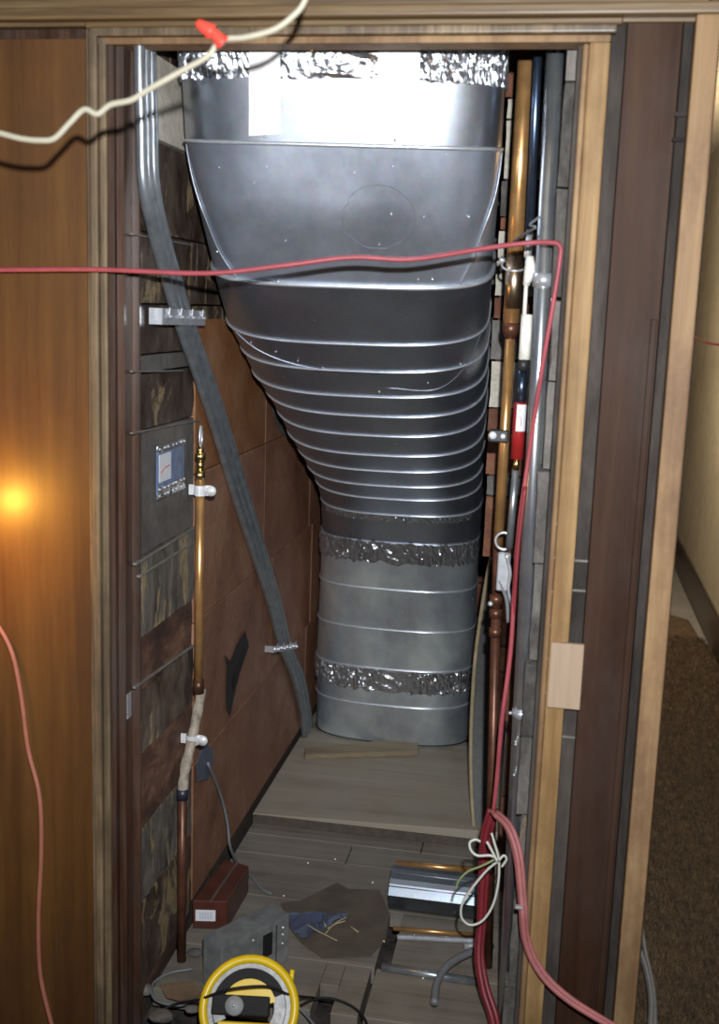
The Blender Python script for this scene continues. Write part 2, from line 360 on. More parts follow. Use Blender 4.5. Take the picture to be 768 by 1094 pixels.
# left wall
wl = struct('wall_left', bx(XL - .12, XL - .022, YFR + .06, YB + .1, -0.1, ZT), M_mortar)
pyl = [(170, -70), (170, 60), (168, 150), (166, 250), (166, 325), (168, 378), (168, 397), (172, 455), (175, 581), (180, 660), (182, 712), (182, 775), (180, 850), (180, 925), (180, 1010), (180, 1100)]
zc = [onX(px, py, XL).z for px, py in pyl]; zc[0] = 2.75; zc[-1] = 0.001
for i in range(1, len(zc)):
    if zc[i] < 0.0: zc[i] = 0.001
zc = sorted(set(zc), reverse=True)
print('left wall courses', [round(z, 3) for z in zc])
Y1 = onX(207, 600, XL).y; Y0 = YFR + .070
pm = [M_plank, M_plaster, M_plank, M_plank, M_plank, M_plankgrey, M_plank, M_plankgrey, M_plankpeel, M_plankred, M_plank, M_plankred, M_plankpeel, M_plank, M_plankred]
def rough_panel(y0, y1, z0, z1, x, th, seed, amp=.004, cuts=5):
    bm = bx(x - th, x, y0, y1, z0, z1); grid_cut(bm, cuts)
    for v in bm.verts:
        n = noise.noise_vector(v.co * 17 + Vector((seed, 0, seed)))
        if v.co.x > x - .001: v.co.x += n.x * amp
        v.co.y += n.y * .0015; v.co.z += n.z * .0015
    return bm
for i in range(len(zc) - 1):
    z1_, z0_ = zc[i], zc[i + 1]
    if z1_ - z0_ < .012: continue
    off = random.uniform(-.004, .003)
    yend = Y1 + (0.0 if z1_ < onX(230, 340, XL).z + .02 else (YB - Y1 - .004))
    if yend > Y1 + .1:
        ym = Y0 + (.38 if i % 2 else .62)
        for q0, q1 in ((Y0, ym - .002), (ym + .002, ym + .75), (ym + .754, yend)):
            if q1 - q0 > .03: struct('plank', rough_panel(q0, q1, z0_ + .0025, z1_ - .0025, XL + off, .022, i + q0), pm[i % len(pm)], wl)
    else:
        struct('plank', rough_panel(Y0, yend - .002, z0_ + .0025, z1_ - .0025, XL + off, .022, i), pm[i % len(pm)], wl)
# the double batten across the peeling planks and other pale joint lines
def wallstrip(p, q, h, proud, m, name='batten'):
    A = onX(*p, XL); B = onX(*q, XL)
    bm = bx(XL - .004, XL + proud, min(A.y, B.y), max(A.y, B.y), A.z - h / 2, A.z + h / 2, .0015)
    for v in bm.verts:
        tt = (v.co.y - A.y) / (B.y - A.y); v.co.z += (B.z - A.z) * tt
    struct(name, bm, m, wl)
wallstrip((143, 603), (208, 563), .006, .006, M_lath)
wallstrip((147, 616), (208, 578), .006, .006, M_lath)
wallstrip((140, 397), (194, 396), .004, .004, M_lath)
wallstrip((140, 463), (213, 449), .004, .004, M_lath)
wallstrip((140, 250), (205, 262), .004, .005, M_lath)
wallstrip((143, 735), (206, 690), .006, .004, M_lath)
# clay tiles
zt = [onX(230, 340, XL).z, onX(225, 500, XL).z]
hrow = zt[0] - zt[1]; zrow = [zt[0], zt[1]]
while zrow[-1] - hrow > .06: zrow.append(zrow[-1] - hrow)
zrow.append(zp + .001) if zrow[-1] - zp > .04 else None
yc1 = onX(283, 500, XL).y
print('tile rows', zrow, 'Y1', Y1, yc1)
for r in range(len(zrow) - 1):
    ycuts = [Y1 + .002, yc1, yc1 + (yc1 - Y1) * .95, YB - .003] if r % 2 == 1 else [Y1 + .002, yc1 + (.12 if r else .0), yc1 + .74, YB - .003]
    for k in range(len(ycuts) - 1):
        if ycuts[k + 1] - ycuts[k] < .02: continue
        bm = bx(XL - .022, XL + random.uniform(-.001, .003), ycuts[k] + .0015, ycuts[k + 1] - .0015, zrow[r + 1] + .0015, zrow[r] - .0015, .002)
        struct('clay_tile', bm, M_terra2 if r == 0 and k == 0 else M_terra, wl)
# chipped hole in the tile: dark patch painting its shade, pale web on top
hp = [(262, 673), (266, 690), (256, 720), (250, 745), (246, 765), (242, 758), (241, 735), (242, 712), (240, 700), (246, 706), (252, 690)]
bm = bmesh.new(); vv = [bm.verts.new(onX(x, y, XL + .0042)) for x, y in hp]; vb = [bm.verts.new(onX(x, y, XL - .01)) for x, y in hp]
for i in range(len(hp)): bm.faces.new((vv[i], vv[(i + 1) % len(hp)], vb[(i + 1) % len(hp)], vb[i]))
bm.faces.new(vv); bmesh.ops.recalc_face_normals(bm, faces=list(bm.faces))
struct('hollow_shade', bm, simple('painted shade of tile hollow', (0.018, 0.016, 0.018), .95), wl)
bm = bmesh.new(); pts = [(258, 690), (264, 688), (254, 722), (249, 738), (247, 728)]
bm.faces.new([bm.verts.new(onX(x, y, XL + .0052)) for x, y in pts]); solid(bm, .001)
struct('broken_web', bm, M_grey, wl)
# chipped dark gap in the orange tile beside the duct
bm = bmesh.new(); pts = [(290, 428), (303, 430), (318, 470), (312, 468), (300, 462), (292, 445)]
bm.faces.new([bm.verts.new(onX(x, y, XL + .0045)) for x, y in pts]); solid(bm, .001)
struct('mortar_patch', bm, M_wallend, wl)

# back wall: courses of brick and plastered block
wb = struct('wall_back', bx(XL - .12, 0.28, YB + .02, YB + .14, -0.1, ZT), M_mortar)
zs = [0.0]; k = 0
while zs[-1] < ZT - .1: zs.append(zs[-1] + (.115 if k % 3 else .16)); k += 1
for r in range(len(zs) - 1):
    x = XL + .002 - (.1 if r % 2 else 0)
    while x < XR + .05:
        x1 = min(x + .205, XR + .06); x0 = max(x, XL + .002)
        if x1 - x0 > .02:
            zmid = (zs[r] + zs[r + 1]) / 2
            m = M_plaster if (zmid > 1.35 and (r * 5 + int(x * 9)) % 4 != 0) or (zmid > 1.0 and r % 3 == 0) else M_brick
            struct('brick', bx(x0 + .003, x1 - .003, YB - random.uniform(0, .006), YB + .02, zs[r] + .004, zs[r + 1] - .004, .002), m, wb)
        x += .205
# right wall: masonry, ending with a rough face behind the casing
wr = struct('wall_right', bx(XR + .02, XR + .11, YFR + .15, YB + .02, -0.1, ZT), M_mortar)
z = 0.0; k = 0
while z < ZT - .03:
    h = .17 + .05 * ((k * 3) % 4) / 3; dx = random.uniform(-.010, .006)
    h = min(h, ZT - z)
    bm = bx(XR + dx, XR + .10, YFR + .085 + random.uniform(-.008, .008), YFR + .148, z + .003, z + h - .003); grid_cut(bm, 3); wob(bm, .005, 30, k)
    struct('rubble_block', bm, M_wallend, wr)
    y = YFR + .152
    while y < YB:
        y1 = min(y + .30, YB - .003)
        if y1 - y > .03: struct('brick', bx(XR + random.uniform(-.003, .003), XR + .022, y + .003, y1 - .003, z + .003, z + h - .003, .002), M_wallend, wr)
        y += .30
    z += h; k += 1
# masonry pier in the back right corner, plaster on some blocks
PX0, PY = -.183, 3.13
rows_ = [(20, M_plaster), (75, M_brick), (105, M_plaster), (128, M_plaster), (192, M_wallend), (232, M_brick), (246, M_plaster), (277, M_plaster), (317, M_brick), (341, M_wallend), (385, M_plaster), (436, M_brick), (462, M_brick), (508, M_wallend), (530, M_brick), (596, M_brick), (640, M_brick), (700, M_brick), (770, M_brick), (850, M_brick)]
struct('pier_core', bx(PX0 + .10, XR - .001, PY + .012, PY + .10, 0, ZT), M_mortar, wr)
struct('pier_core', bx(PX0 + .012, PX0 + .099, PY + .012, PY + .10, onY(533, 596, PY).z, ZT), M_mortar, wr)
zz = [onY(533, py, PY).z for py, _ in rows_] + [0.002]; zz[0] = ZT - .01
for i in range(len(rows_)):
    if zz[i] - zz[i + 1] < .02: continue
    bm = bx(PX0 + random.uniform(-.002, .008) + (.10 if rows_[i][0] > 590 else 0), XR - .002, PY + random.uniform(-.006, .002), PY + .012, zz[i + 1] + .003, zz[i] - .003); grid_cut(bm, 3); wob(bm, .002, 40, i)
    struct('brick', bm, rows_[i][1], wr)
# ceiling of the closet
struct('ceiling', bx(XL - .13, 3.2, -1.2, 9.9, ZT + .001, ZT + .1), M_cream)

# ---- front: panelled wall with casings (X-Z plane at Y=2.3)
def front(name, px0, px1, z0, z1, y0, y1, m, bev=.002, parent=None, n=None):
    return struct(name, bx(px0, px1, y0, y1, z0, z1, bev), m, parent)
LW = -1.9
wf = struct('wall_front', bx(LW, xjL - .03, YFR + .03, YFR + .06, -.12, ZT), M_casedark)
# vertical veneer boards of the left panelling
xx = xpanR; k = 0
bw = [.46, .45]
for wdt in bw:
    x0 = xx - wdt
    struct('panel', bx(x0 + .0006, xx - .0006, YFR - .004, YFR + .029, -.12, zh0 + .012, .0008), M_panel, wf); xx = x0
# header above the opening
struct('panel', bx(LW, 0.232, YFR + .002, YFR + .06, zh1 - .03, ZT, .001), M_head, wf)
# left casing: a moulded strip of beads
tr = struct('trim_2', bx(xpanR + .001, xpanR + .010, YFR - .012, YFR + .05, -.12, zh0 + .030, .003), M_case)
w_ = xcaR - xpanR
struct('bead', bx(xpanR + .0105, xpanR + w_ * .55, YFR - .020, YFR + .05, -.12, zh0 + .022, .005, seg=3), M_case, tr)
struct('bead', bx(xpanR + w_ * .56, xpanR + w_ * .86, YFR - .010, YFR + .05, -.12, zh0 + .014, .004, seg=3), M_case, tr)
struct('bead', bx(xpanR + w_ * .87, xcaR + .004, YFR - .001, YFR + .05, -.12, zh0 + .006, .002), M_casedark, tr)
struct('jamb_lining', bx(XL - .02, XL + .002, YFR + .0585, 2.368, -.12, ZT - .01, .001), M_casedark, tr)
struct('jamb_lining', bx(xcaR + .005, xjL, YFR + .012, YFR + .058, -.12, zh0 + .004, .002), M_casedark, tr)
# iron hinge leaf and latch plate let into the left jamb
struct('strike_plate', bx(xjL - .0005, xjL + .002, YFR + .02, YFR + .045, onX(138, 760, XL).z - .03, onX(138, 760, XL).z + .03, .001), M_zinc, tr)
# head casing: three stepped mouldings from the left panel to the far right stile
th = struct('trim_3', bx(xpanR + .001, xlR1 + .02, YFR - .012, YFR + .055, zh0 + .031, zh0 + .044, .003), M_head)
struct('bead', bx(xpanR + .012, xlR1 + .01, YFR - .020, YFR + .055, zh0 + .014, zh0 + .0305, .005, seg=3), M_case, th)
struct('bead', bx(xpanR + .022, xlR1 + .0, YFR - .008, YFR + .055, zh0, zh0 + .0135, .003, seg=2), M_pine2, th)
struct('moulding', bx(LW, xs1 + .012, YFR - .028, YFR + .055, zh0 + .0445, zh1, .006, seg=3), M_head, th)
# right side: pine casing, grey rebate, recessed board, grey rebate, outer stile
tr4 = struct('trim_4', bx(xlR0 + .012, xlR1, YFR - .014, YFR + .05, -.12, zh0 - .001, .004, seg=2), M_pine)
struct('bead', bx(xlR0, xlR0 + .0115, YFR - .004, YFR + .05, -.12, zh0 - .001, .003), M_pine2, tr4)
struct('rebate', bx(xlR0 - .010, xlR0 - .0005, YFR + .018, YFR + .06, -.12, zh0 + .001, .002), M_grey, tr4)
tr5 = struct('trim_5', bx(xg1 - .0, xpR, YFR + .012, YFR + .05, -.12, zh0 + .0435, .001), M_recess)
struct('groove_strip', bx(xlR1 + .0005, xg1 - .0015, YFR + .008, YFR + .05, -.12, zh0 + .0435, .0015), M_grey, tr5)
struct('groove_strip', bx(xpR + .0015, xg2 - .0005, YFR + .006, YFR + .05, -.12, zh0 + .0435, .0015), M_grey, tr5)
struct('batten', bx(xpR - .016, xpR - .004, YFR + .006, YFR + .012, -.12, ZF(330) , .0015), M_recess, tr5)
for zz in (ZF(120), ZF(146)):
    struct('cleat', bx(xpR - .004, xg2 - .001, YFR - .002, YFR + .006, zz - .004, zz + .004, .001), M_grey, tr5)
for py in (600, 632, 790):
    zz = ZF(py, 625); struct('cleat', bx(xlR1 + .001, xg1 - .002, YFR + .002, YFR + .008, zz - .0025, zz + .0025, .0008), M_lath, tr5)
struct('trim_6', bx(xg2, xs1, YFR - .030, YFR + .06, -.12, zh0 + .0435, .004, seg=2), M_pine2)
struct('trim_6', bx(xs1 - .012, xs1 + .012, YFR + .061, YFR + .30, -.12, ZT, .002), M_casedark)
# nail heads down the pine casing
for py in range(560, 1080, 36):
    p = onY(594 - (py - 560) * .062, py, YFR - .0045); tag_o = ball((p.x + .001, YFR - .0045, p.z), .0016, sub=1)
    struct('nail_head', tag_o, M_zinc, tr4)

# pale plywood block nailed over the rebate
p0 = onY(589, 685, YFR - .016); p1 = onY(619, 757, YFR - .016)
o = link('wood_block', bx(p0.x, p1.x, YFR - .026, YFR - .0145, p1.z, p0.z, .001), M_plyb)
tag(o, 'pale plywood block fixed across the right casing', 'wood block')

# ---- hallway on the right
XH = .93
hw = struct('wall_hallway', bx(XH, XH + .1, -1.2, 9.9, -.12, ZT), M_cream)
struct('wall_far', bx(xs1 - .3, XH + .1, 9.4, 9.5, -.12, ZT), M_cream)
struct('baseboard_hallway', bx(XH - .016, XH - .0005, -1.1, 9.3, ZH - .012, ZH + .21, .004), M_base)
YD = 8.6
dx0 = onY(742, 400, YD).x
d1 = struct('door_1', bx(.30, dx0, YD, YD + .045, ZH, onY(742, 246, YD).z, .002), M_doorw)
struct('panel', bx(.36, dx0 - .05, YD - .008, YD, ZH + .2, onY(742, 260, YD).z - .1, .004), M_doorw, d1)
for py in (395, 498, 548):
    q = onY(716, py, YD); struct('hinge', bx(q.x, q.x + .03, YD - .022, YD - .009, q.z - .09, q.z + .09, .002), M_zinc, d1)
q = onY(752, 165, YD); struct('trim_7', bx(.3, XH - .001, YD - .04, YD + .3, q.z - .08, q.z + .08, .004), M_doorw)
struct('wall_hallway_left', bx(.11, .20, YFR + .305, 9.39, -.12, ZT), M_cream)
lt = struct('floor_hallway', bx(.21, XH - .0005, 2.37, 9.39, ZH - .034, ZH - .011), M_mortar)
struct('floor_front', bx(LW, XH - .0005, -1.15, 2.255, ZH - .034, ZH - .0006), M_mortar)
yy = 5.6
while yy < 9.3:
    x = .272
    while x < XH:
        x1 = min(x + .228, XH - .018)
        if x1 - x > .02: struct('floor_tile', bx(x + .0015, x1 - .0015, yy + .0015, min(yy + .45, 9.3) - .0015, ZH - .011, ZH - .001), M_lino, lt)
        x += .23
    yy += .453
# carpet: slab and a pile of tufts
e1 = onZ(703, 655, ZH); e2 = onZ(735, 664, ZH); e3 = onZ(752, 684, ZH); e4 = onZ(766, 690, ZH)
print('carpet', e1, e2, e3, e4)
bm = bmesh.new(); ccn = [(.272, 2.25), (LW, 2.25), (LW, -1.1), (XH - .024, -1.1), (XH - .024, min(e4.y, 6.1)), (min(e3.x, XH - .06), e3.y), (e2.x, e2.y), (e1.x, e1.y), (.272, e1.y)]
vb = [bm.verts.new((x, y, ZH - .0004)) for x, y in ccn]; vt = [bm.verts.new((x, y, ZH + .012)) for x, y in ccn]
bm.faces.new(vb[::-1]); bm.faces.new(vt)
for i in range(len(ccn)): bm.faces.new((vb[i], vb[(i + 1) % len(ccn)], vt[(i + 1) % len(ccn)], vt[i]))
bmesh.ops.recalc_face_normals(bm, faces=list(bm.faces))
carpet = link('shag_carpet', bm, M_carpet); tag(carpet, 'brown shag carpet on the hallway floor right of the closet', 'carpet')
verts = []; faces = []
for i in range(42000):
    x = random.uniform(.285, XH - .03); y = 1.9 + (min(e3.y, e2.y) - 1.93) * random.random() ** 1.2
    a = random.uniform(0, 6.283); h = random.uniform(.008, .024); wd = .0016 + .0012 * random.random(); lx, ly = random.uniform(-.013, .013), random.uniform(-.013, .013)
    c, s_ = math.cos(a) * wd, math.sin(a) * wd; n = len(verts); z = ZH + .011
    verts += [(x - c, y - s_, z), (x + c, y + s_, z), (x + lx + c * .6, y + ly + s_ * .6, z + h), (x + lx - c * .6, y + ly - s_ * .6, z + h)]
    faces.append((n, n + 1, n + 2, n + 3))
me = bpy.data.meshes.new('pile'); me.from_pydata(verts, [], faces); me.materials.append(M_carpet)
po = bpy.data.objects.new('pile', me); C.objects.link(po); po.parent = carpet; po['kind'] = 'stuff'

# ================================================================ THE DUCT
# stations: front centre (py, Y), silhouettes px left/right with their py, tilt of the section (deg), half depth, exponent
ST = [  # py    Yf    xL  yL   xR  yR   tilt  hd   n
    (-40,  2.395, 192, -40, 541, -40, 4,  .20, 4.6),
    (50,   2.425, 193, 50, 537, 50,  4,  .20, 4.6),
    (155,  2.475, 198, 150, 533, 140, 8,  .20, 4.4),
    (232,  2.535, 210, 220, 529, 205, 14, .20, 4.0),
    (306,  2.630, 226, 285, 525, 262, 22, .20, 3.8),
    (368,  2.860, 244, 335, 523, 305, 27, .21, 3.3),
    (397,  2.970, 258, 368, 522, 335, 29, .21, 3.2),
    (424,  3.070, 270, 395, 521, 365, 30, .21, 3.1),
    (445,  3.160, 284, 420, 520, 393, 30, .21, 3.0),
    (466,  3.260, 296, 443, 519, 418, 30, .21, 3.0),
    (487,  3.370, 307, 465, 518, 441, 28, .21, 3.0),
    (504,  3.480, 318, 488, 517, 463, 26, .21, 3.0),
    (520,  3.580, 328, 507, 516, 485, 23, .21, 3.0),
    (534,  3.680, 337, 522, 515, 503, 19, .21, 3.0),
    (551,  3.790, 343, 540, 515, 525, 12, .21, 3.0),
    (581,  3.900, 344, 568, 512, 562, 3,  .21, 3.0),
    (631,  3.970, 342, 622, 509, 615, 1,  .21, 3.0),
    (674,  4.010, 340, 664, 508, 655, 0,  .21, 3.0),
    (716,  4.040, 338, 706, 506, 698, 0,  .21, 3.0),
    (755,  4.060, 338, 742, 504, 736, 0,  .21, 3.0),
    (794,  None,  338, 768, 503, 776, 0,  .21, 3.0),
]
stn = []
for (py, Yf, xl, yl, xr, yr, tl, hd, n) in ST:
    xc_ = (xl + xr) / 2
    f = onZ(430, 797, zp + .0015) if Yf is None else onY(xc_, py, Yf)
    if Yf is None: f.z = zp + .0015; 
    t = math.radians(tl); v = Vector((0, math.cos(t), math.sin(t)))
    cen = Vector((0, f.y, f.z)) + v * hd
    frac = 0.55 if n > 3.5 else 0.75
    ys_ = f.y + hd * math.cos(t) * frac
    XL_ = onY(xl, yl, ys_).x; XR_ = onY(xr, yr, ys_).x
    cen.x = (XL_ + XR_) / 2
    stn.append([cen, (XR_ - XL_) / 2, hd, t, n]); 
    print('st', py, [round(q, 3) for q in f], 'XL %.3f XR %.3f' % (XL_, XR_))
def sect(s, th, off=0.0):
    """point on the duct, s = station parameter, th = angle (front = -90 deg)"""
    i = max(0, min(len(stn) - 2, int(math.floor(s)))); k = s - i
    A, B = stn[i], stn[i + 1]
    cen = A[0].lerp(B[0], k); a = A[1] + (B[1] - A[1]) * k; hd = A[2] + (B[2] - A[2]) * k; t = A[3] + (B[3] - A[3]) * k; n = A[4] + (B[4] - A[4]) * k
    yw = math.radians(6.5) * max(0, min(1, (6 - s) / 3))
    c, sn = math.cos(th), math.sin(th)
    x = math.copysign(abs(c) ** (2 / n), c) * (a + off); v = math.copysign(abs(sn) ** (2 / n), sn) * (hd + off)
    w_ = v * math.cos(t)
    return cen + Vector((x * math.cos(yw) - w_ * math.sin(yw) , w_ * math.cos(yw) + x * math.sin(yw), v * math.sin(t)))
NA = 96
def thetas():
    out = []
    for k in range(NA): out.append(2 * math.pi * k / NA)
    return out
TH = thetas()
def duct_part(name, s0, s1, m, step, parent, off=0.0, close=False, bulge=0.0):
    bm = bmesh.new(); R = []; n = max(1, int(round((s1 - s0) / step)))
    for i in range(n + 1):
        s = s0 + (s1 - s0) * i / n
        bl = bulge * math.sin(math.pi * (s - math.floor(s))) if bulge else 0
        R.append([bm.verts.new(sect(min(s, len(stn) - 1.0001), th, off + bl)) for th in TH])
    for i in range(n):
        for k in range(NA): bm.faces.new((R[i][k], R[i][(k + 1) % NA], R[i + 1][(k + 1) % NA], R[i + 1][k]))
    bmesh.ops.recalc_face_normals(bm, faces=list(bm.faces))
    return link(name, bm, m, parent, smooth=True)
duct = thing('ventilation_duct', 'large galvanised sheet metal duct curving down from the ceiling to the plywood floor', 'duct')
duct_part('upper_collar', 0, 2.02, M_galvtop, .5, duct, off=.0)
duct_part('transition_panel', 2, 4, M_galvmid, .25, duct, off=-.0015)
# elbow: each gore is a band of its own
for s in range(4, 15): duct_part('gore', s, s + 1, M_galv, .25, duct, off=-.001, bulge=.0015)
duct_part('lower_section', 15, 20, M_galvlow, .5, duct)
def ring(s, r, name='seam', off=.0, m=M_seam, th=None, flat=1.0):
    pts = [sect(s, t, off) for t in (th or TH)]
    return link(name, tube(pts, r, 6, closed=th is None), m, duct, smooth=True)
ring(2, .0045, off=.001); ring(4, .0060, off=.002)
for s in range(5, 15): ring(s, .0034, off=.0012)
for s in (15, 16, 17, 18, 19): ring(s, .0038, off=.0015)
ring(19.96, .003, off=.001, m=M_dark, name='base_flange')
# creases of the transition from wide collar to elbow
def crease(pairs, r=.0028, m=M_crease, off=.001):
    c = cr([Vector((s, t, 0)) for s, t in pairs], 10)
    return link('crease', tube([sect(p.x, math.radians(p.y), off) for p in c], r, 6), m, duct, smooth=True)
crease([(2.0, 188), (2.6, 200), (3.1, 212), (3.6, 222), (3.97, 234)], .0022)
crease([(2.0, -8), (2.6, -20), (3.1, -34), (3.6, -44), (3.97, -52)], .0022)
crease([(5.0, 212), (5.5, 232), (5.9, 256), (6.03, 272)], .0013)
crease([(6.6, 276), (6.7, 300), (6.0, 322), (5.0, 337)], .0011)
link('crease', tube([sect(6.03, math.radians(t), .0016) for t in range(262, 292, 3)], .0024, 6), M_dark, duct)
# faint scribed circle on the transition
cc = onY(403, 235, 2.535)
def front_pt(px, py, off=.0):
    """point on the duct seen at a pixel: march the ray to the front surface"""
    best = None
    for i in range(0, 200):
        s = i * 0.1
        p = sect(s, math.radians(-90), off)
        # project p to image row
        d = RT.transposed() @ (p - CAM); yy = 547 - d.y / -d.z * F
        if best is None or abs(yy - py) < best[0]: best = (abs(yy - py), s)
    s = best[1]
    lo, hi = max(0, s - .2), s + .2; bb = None
    for sweep in range(3):
        for k in range(15, 166):
            th = math.radians(-k); 
            p = sect(s, th, off); d = RT.transposed() @ (p - CAM); X_ = 384 + d.x / -d.z * F; Y_ = 547 - d.y / -d.z * F
            e = abs(X_ - px)
            if bb is None or e < bb[0]: bb = (e, th)
        th = bb[1]; b2 = None
        for i in range(-30, 31):
            s2 = max(0, min(19.9, s + i * .03)); p = sect(s2, th, off); d = RT.transposed() @ (p - CAM); Y_ = 547 - d.y / -d.z * F
            if b2 is None or abs(Y_ - py) < b2[0]: b2 = (abs(Y_ - py), s2)
        s = b2[1]; bb = None
    # final theta
    for k in range(150, 1660):
        th = math.radians(-k / 10); p = sect(s, th, off); d = RT.transposed() @ (p - CAM); X_ = 384 + d.x / -d.z * F
        if bb is None or abs(X_ - px) < bb[0]: bb = (abs(X_ - px), th)
    return sect(s, bb[1], off), s, bb[1]
circ = [front_pt(404 + 39 * math.cos(a), 232 + 34 * math.sin(a), .0002)[0] for a in (2 * math.pi * k / 28 for k in range(28))]
link('scribed_circle', tube(circ, .0007, 5, closed=True), simple('scratched grey line', (.2, .22, .25), .5, .5), duct)
# screws and rivets
SCR = [(283, 146, 4), (422, 148, 4), (285, 178, 3), (232, 268, 4), (238, 292, 3), (297, 300, 3), (418, 230, 3.4), (453, 232, 2), (501, 232, 4), (405, 262, 2), (462, 298, 3),
       (268, 366, 2.4), (295, 376, 2.4), (318, 386, 2.4), (345, 393, 3.2), (405, 419, 3.2), (425, 415, 2.4), (457, 409, 2.4), (492, 389, 2.4),
       (234, 180, 2), (271, 195, 2), (477, 165, 2), (420, 178, 2), (447, 299, 2.4), (503, 303, 2), (305, 258, 2), (512, 584, 2), (351, 590, 2), (505, 640, 2)]
for px, py, r in SCR:
    p, s, t = front_pt(px, py, .0015)
    link('screw', ball(p, r * .00095, sub=1), M_zinc, duct, smooth=True)
# two zinc hanger straps down the collar
for x0, x1, yb in ((266, 299, 150), (404, 448, 152)):
    bm = bmesh.new(); rows = []
    for py in (-30, 10, 50, 85, 120, yb - 6):
        a, _, _ = front_pt(x0, max(py, -30), .0085 if py < 90 else .0045); b, _, _ = front_pt(x1, max(py, -30), .0085 if py < 90 else .0045); rows.append([bm.verts.new(a), bm.verts.new(a.lerp(b, .5) + Vector((0, -.0006, 0))), bm.verts.new(b)])
    for i in range(len(rows) - 1):
        for k in range(2): bm.faces.new((rows[i][k], rows[i][k + 1], rows[i + 1][k + 1], rows[i + 1][k]))
    bmesh.ops.recalc_face_normals(bm, faces=list(bm.faces))
    solid(bm, .0012)
    link('hanger_strap', bm, M_strapglare, duct)
# foil tape bands: crumpled strips round the sections
def tape(s0, s1, t0, t1, amp=.0022, seed=0, off=.003, parent=duct, n=110, m=5, edge=.0):
    bm = bmesh.new(); R = []
    for j in range(m + 1):
        row = []
        for i in range(n + 1):
            t = math.radians(t0 + (t1 - t0) * i / n)
            e = edge * noise.noise(Vector((i * .31, j, seed))) if j in (0, m) else 0
            s = s0 + (s1 - s0) * j / m + e
            row.append(bm.verts.new(sect(max(0, s), t, off + amp * noise.noise(Vector((i * .9, j * 1.7, seed)))) ))
        R.append(row)
    for j in range(m):
        for i in range(n): bm.faces.new((R[j][i], R[j][i + 1], R[j + 1][i + 1], R[j + 1][i]))
    bmesh.ops.recalc_face_normals(bm, faces=list(bm.faces))
    return link('foil_tape', bm, M_foil, parent)
tape(.78, 1.33, 176, 364, .006, 1, .004, n=170, m=8, edge=.04)
tape(14.98, 15.42, 176, 364, .008, 5, .005, n=150, m=6, edge=.1)
tape(18.03, 18.6, 176, 364, .008, 9, .005, n=150, m=6, edge=.1)
tape(14.02, 14.22, 215, 330, .004, 12, .002, edge=.1)
reloc(duct)

# ================================================================ PIPES AND CONDUITS ON THE LEFT WALL
def wallpts(L, stand):
    P = [onX(px, py, XL + stand) for px, py in L]
    if L[0][1] < 0: P[0] = P[1] + Vector((0, 0, .40))      # straight up behind the head casing
    return P
cond = thing('steel_conduit', 'leftmost grey steel conduit bending diagonally down the left wall', 'conduit', 'bundled conduits on the left wall')
cc_ = [(147, -60), (149, 50), (151, 130), (153, 195), (164, 250), (178, 300), (193, 350), (224, 440), (256, 545), (287, 640), (300, 690), (313, 722), (322, 757), (325, 792)]
sp_ = [6, 6, 6, 6, 6, 6, 6, 6.3, 6, 4.6, 4.2, 4.5, 3.6, 3]
c1 = [(x, y) for (x, y) in cc_]
c2 = [(x + d, y) for (x, y), d in zip(cc_, sp_)]
c3 = [(x + 2 * d, y - (3 if y > 780 else 0)) for (x, y), d in zip(cc_, sp_)]
def fix_end(P):
    P = [Vector(p) for p in P]; P[-1].z = zp + .001; return P
P = fix_end(wallpts(c1, .018)); link('tube', tube(cr(P, 8), .0128, 14), M_emt, cond, smooth=True); reloc(cond)
o = link('steel_conduit', tube(cr(fix_end(wallpts(c2, .018)), 8), .0125, 14), M_emt, None, True); tag(o, 'middle grey steel conduit of the diagonal bundle on the left wall', 'conduit', 'bundled conduits on the left wall')
o = link('steel_conduit', tube(cr(fix_end(wallpts(c3, .018)), 8), .0122, 14), M_emt, None, True); tag(o, 'rightmost grey steel conduit of the diagonal bundle on the left wall', 'conduit', 'bundled conduits on the left wall')
def clamp_band(L, label, w=.024, r=.006, stand=.034):
    t = thing('conduit_clamp', label, 'clamp')
    a, b = [onX(px, py, XL + stand) for px, py in L]
    d = (b - a).normalized(); up = Vector((0, 0, 1))
    pts = [a - Vector((stand - .004, 0, 0)), a + Vector((.001, 0, 0)), b + Vector((.001, 0, 0)), b - Vector((stand - .004, 0, 0))]
    bm = bmesh.new(); R = []
    for p in pts: R.append([bm.verts.new(p + up * w / 2), bm.verts.new(p - up * w / 2)])
    for i in range(3): bm.faces.new((R[i][0], R[i][1], R[i + 1][1], R[i + 1][0]))
    solid(bm, .0025); link('strap', bm, M_zinc, t)
    for q in range(4):
        p = a.lerp(b, .12 + q * .26) + Vector((.003, 0, 0))
        link('bolt', cyl(p, p + Vector((.009, 0, 0)), .0035, 8), M_zinc, t)
        link('bolt', cyl(p + Vector((0, 0, .004)), p + Vector((.002, 0, .020)), .0022, 6), M_zinc, t)
    reloc(t)
clamp_band([(173, 338), (219, 340)], 'zinc bolted clamp around the upper conduits', .036)
clamp_band([(292, 694), (317, 690)], 'zinc bolted clamp around the lower conduits', .022)

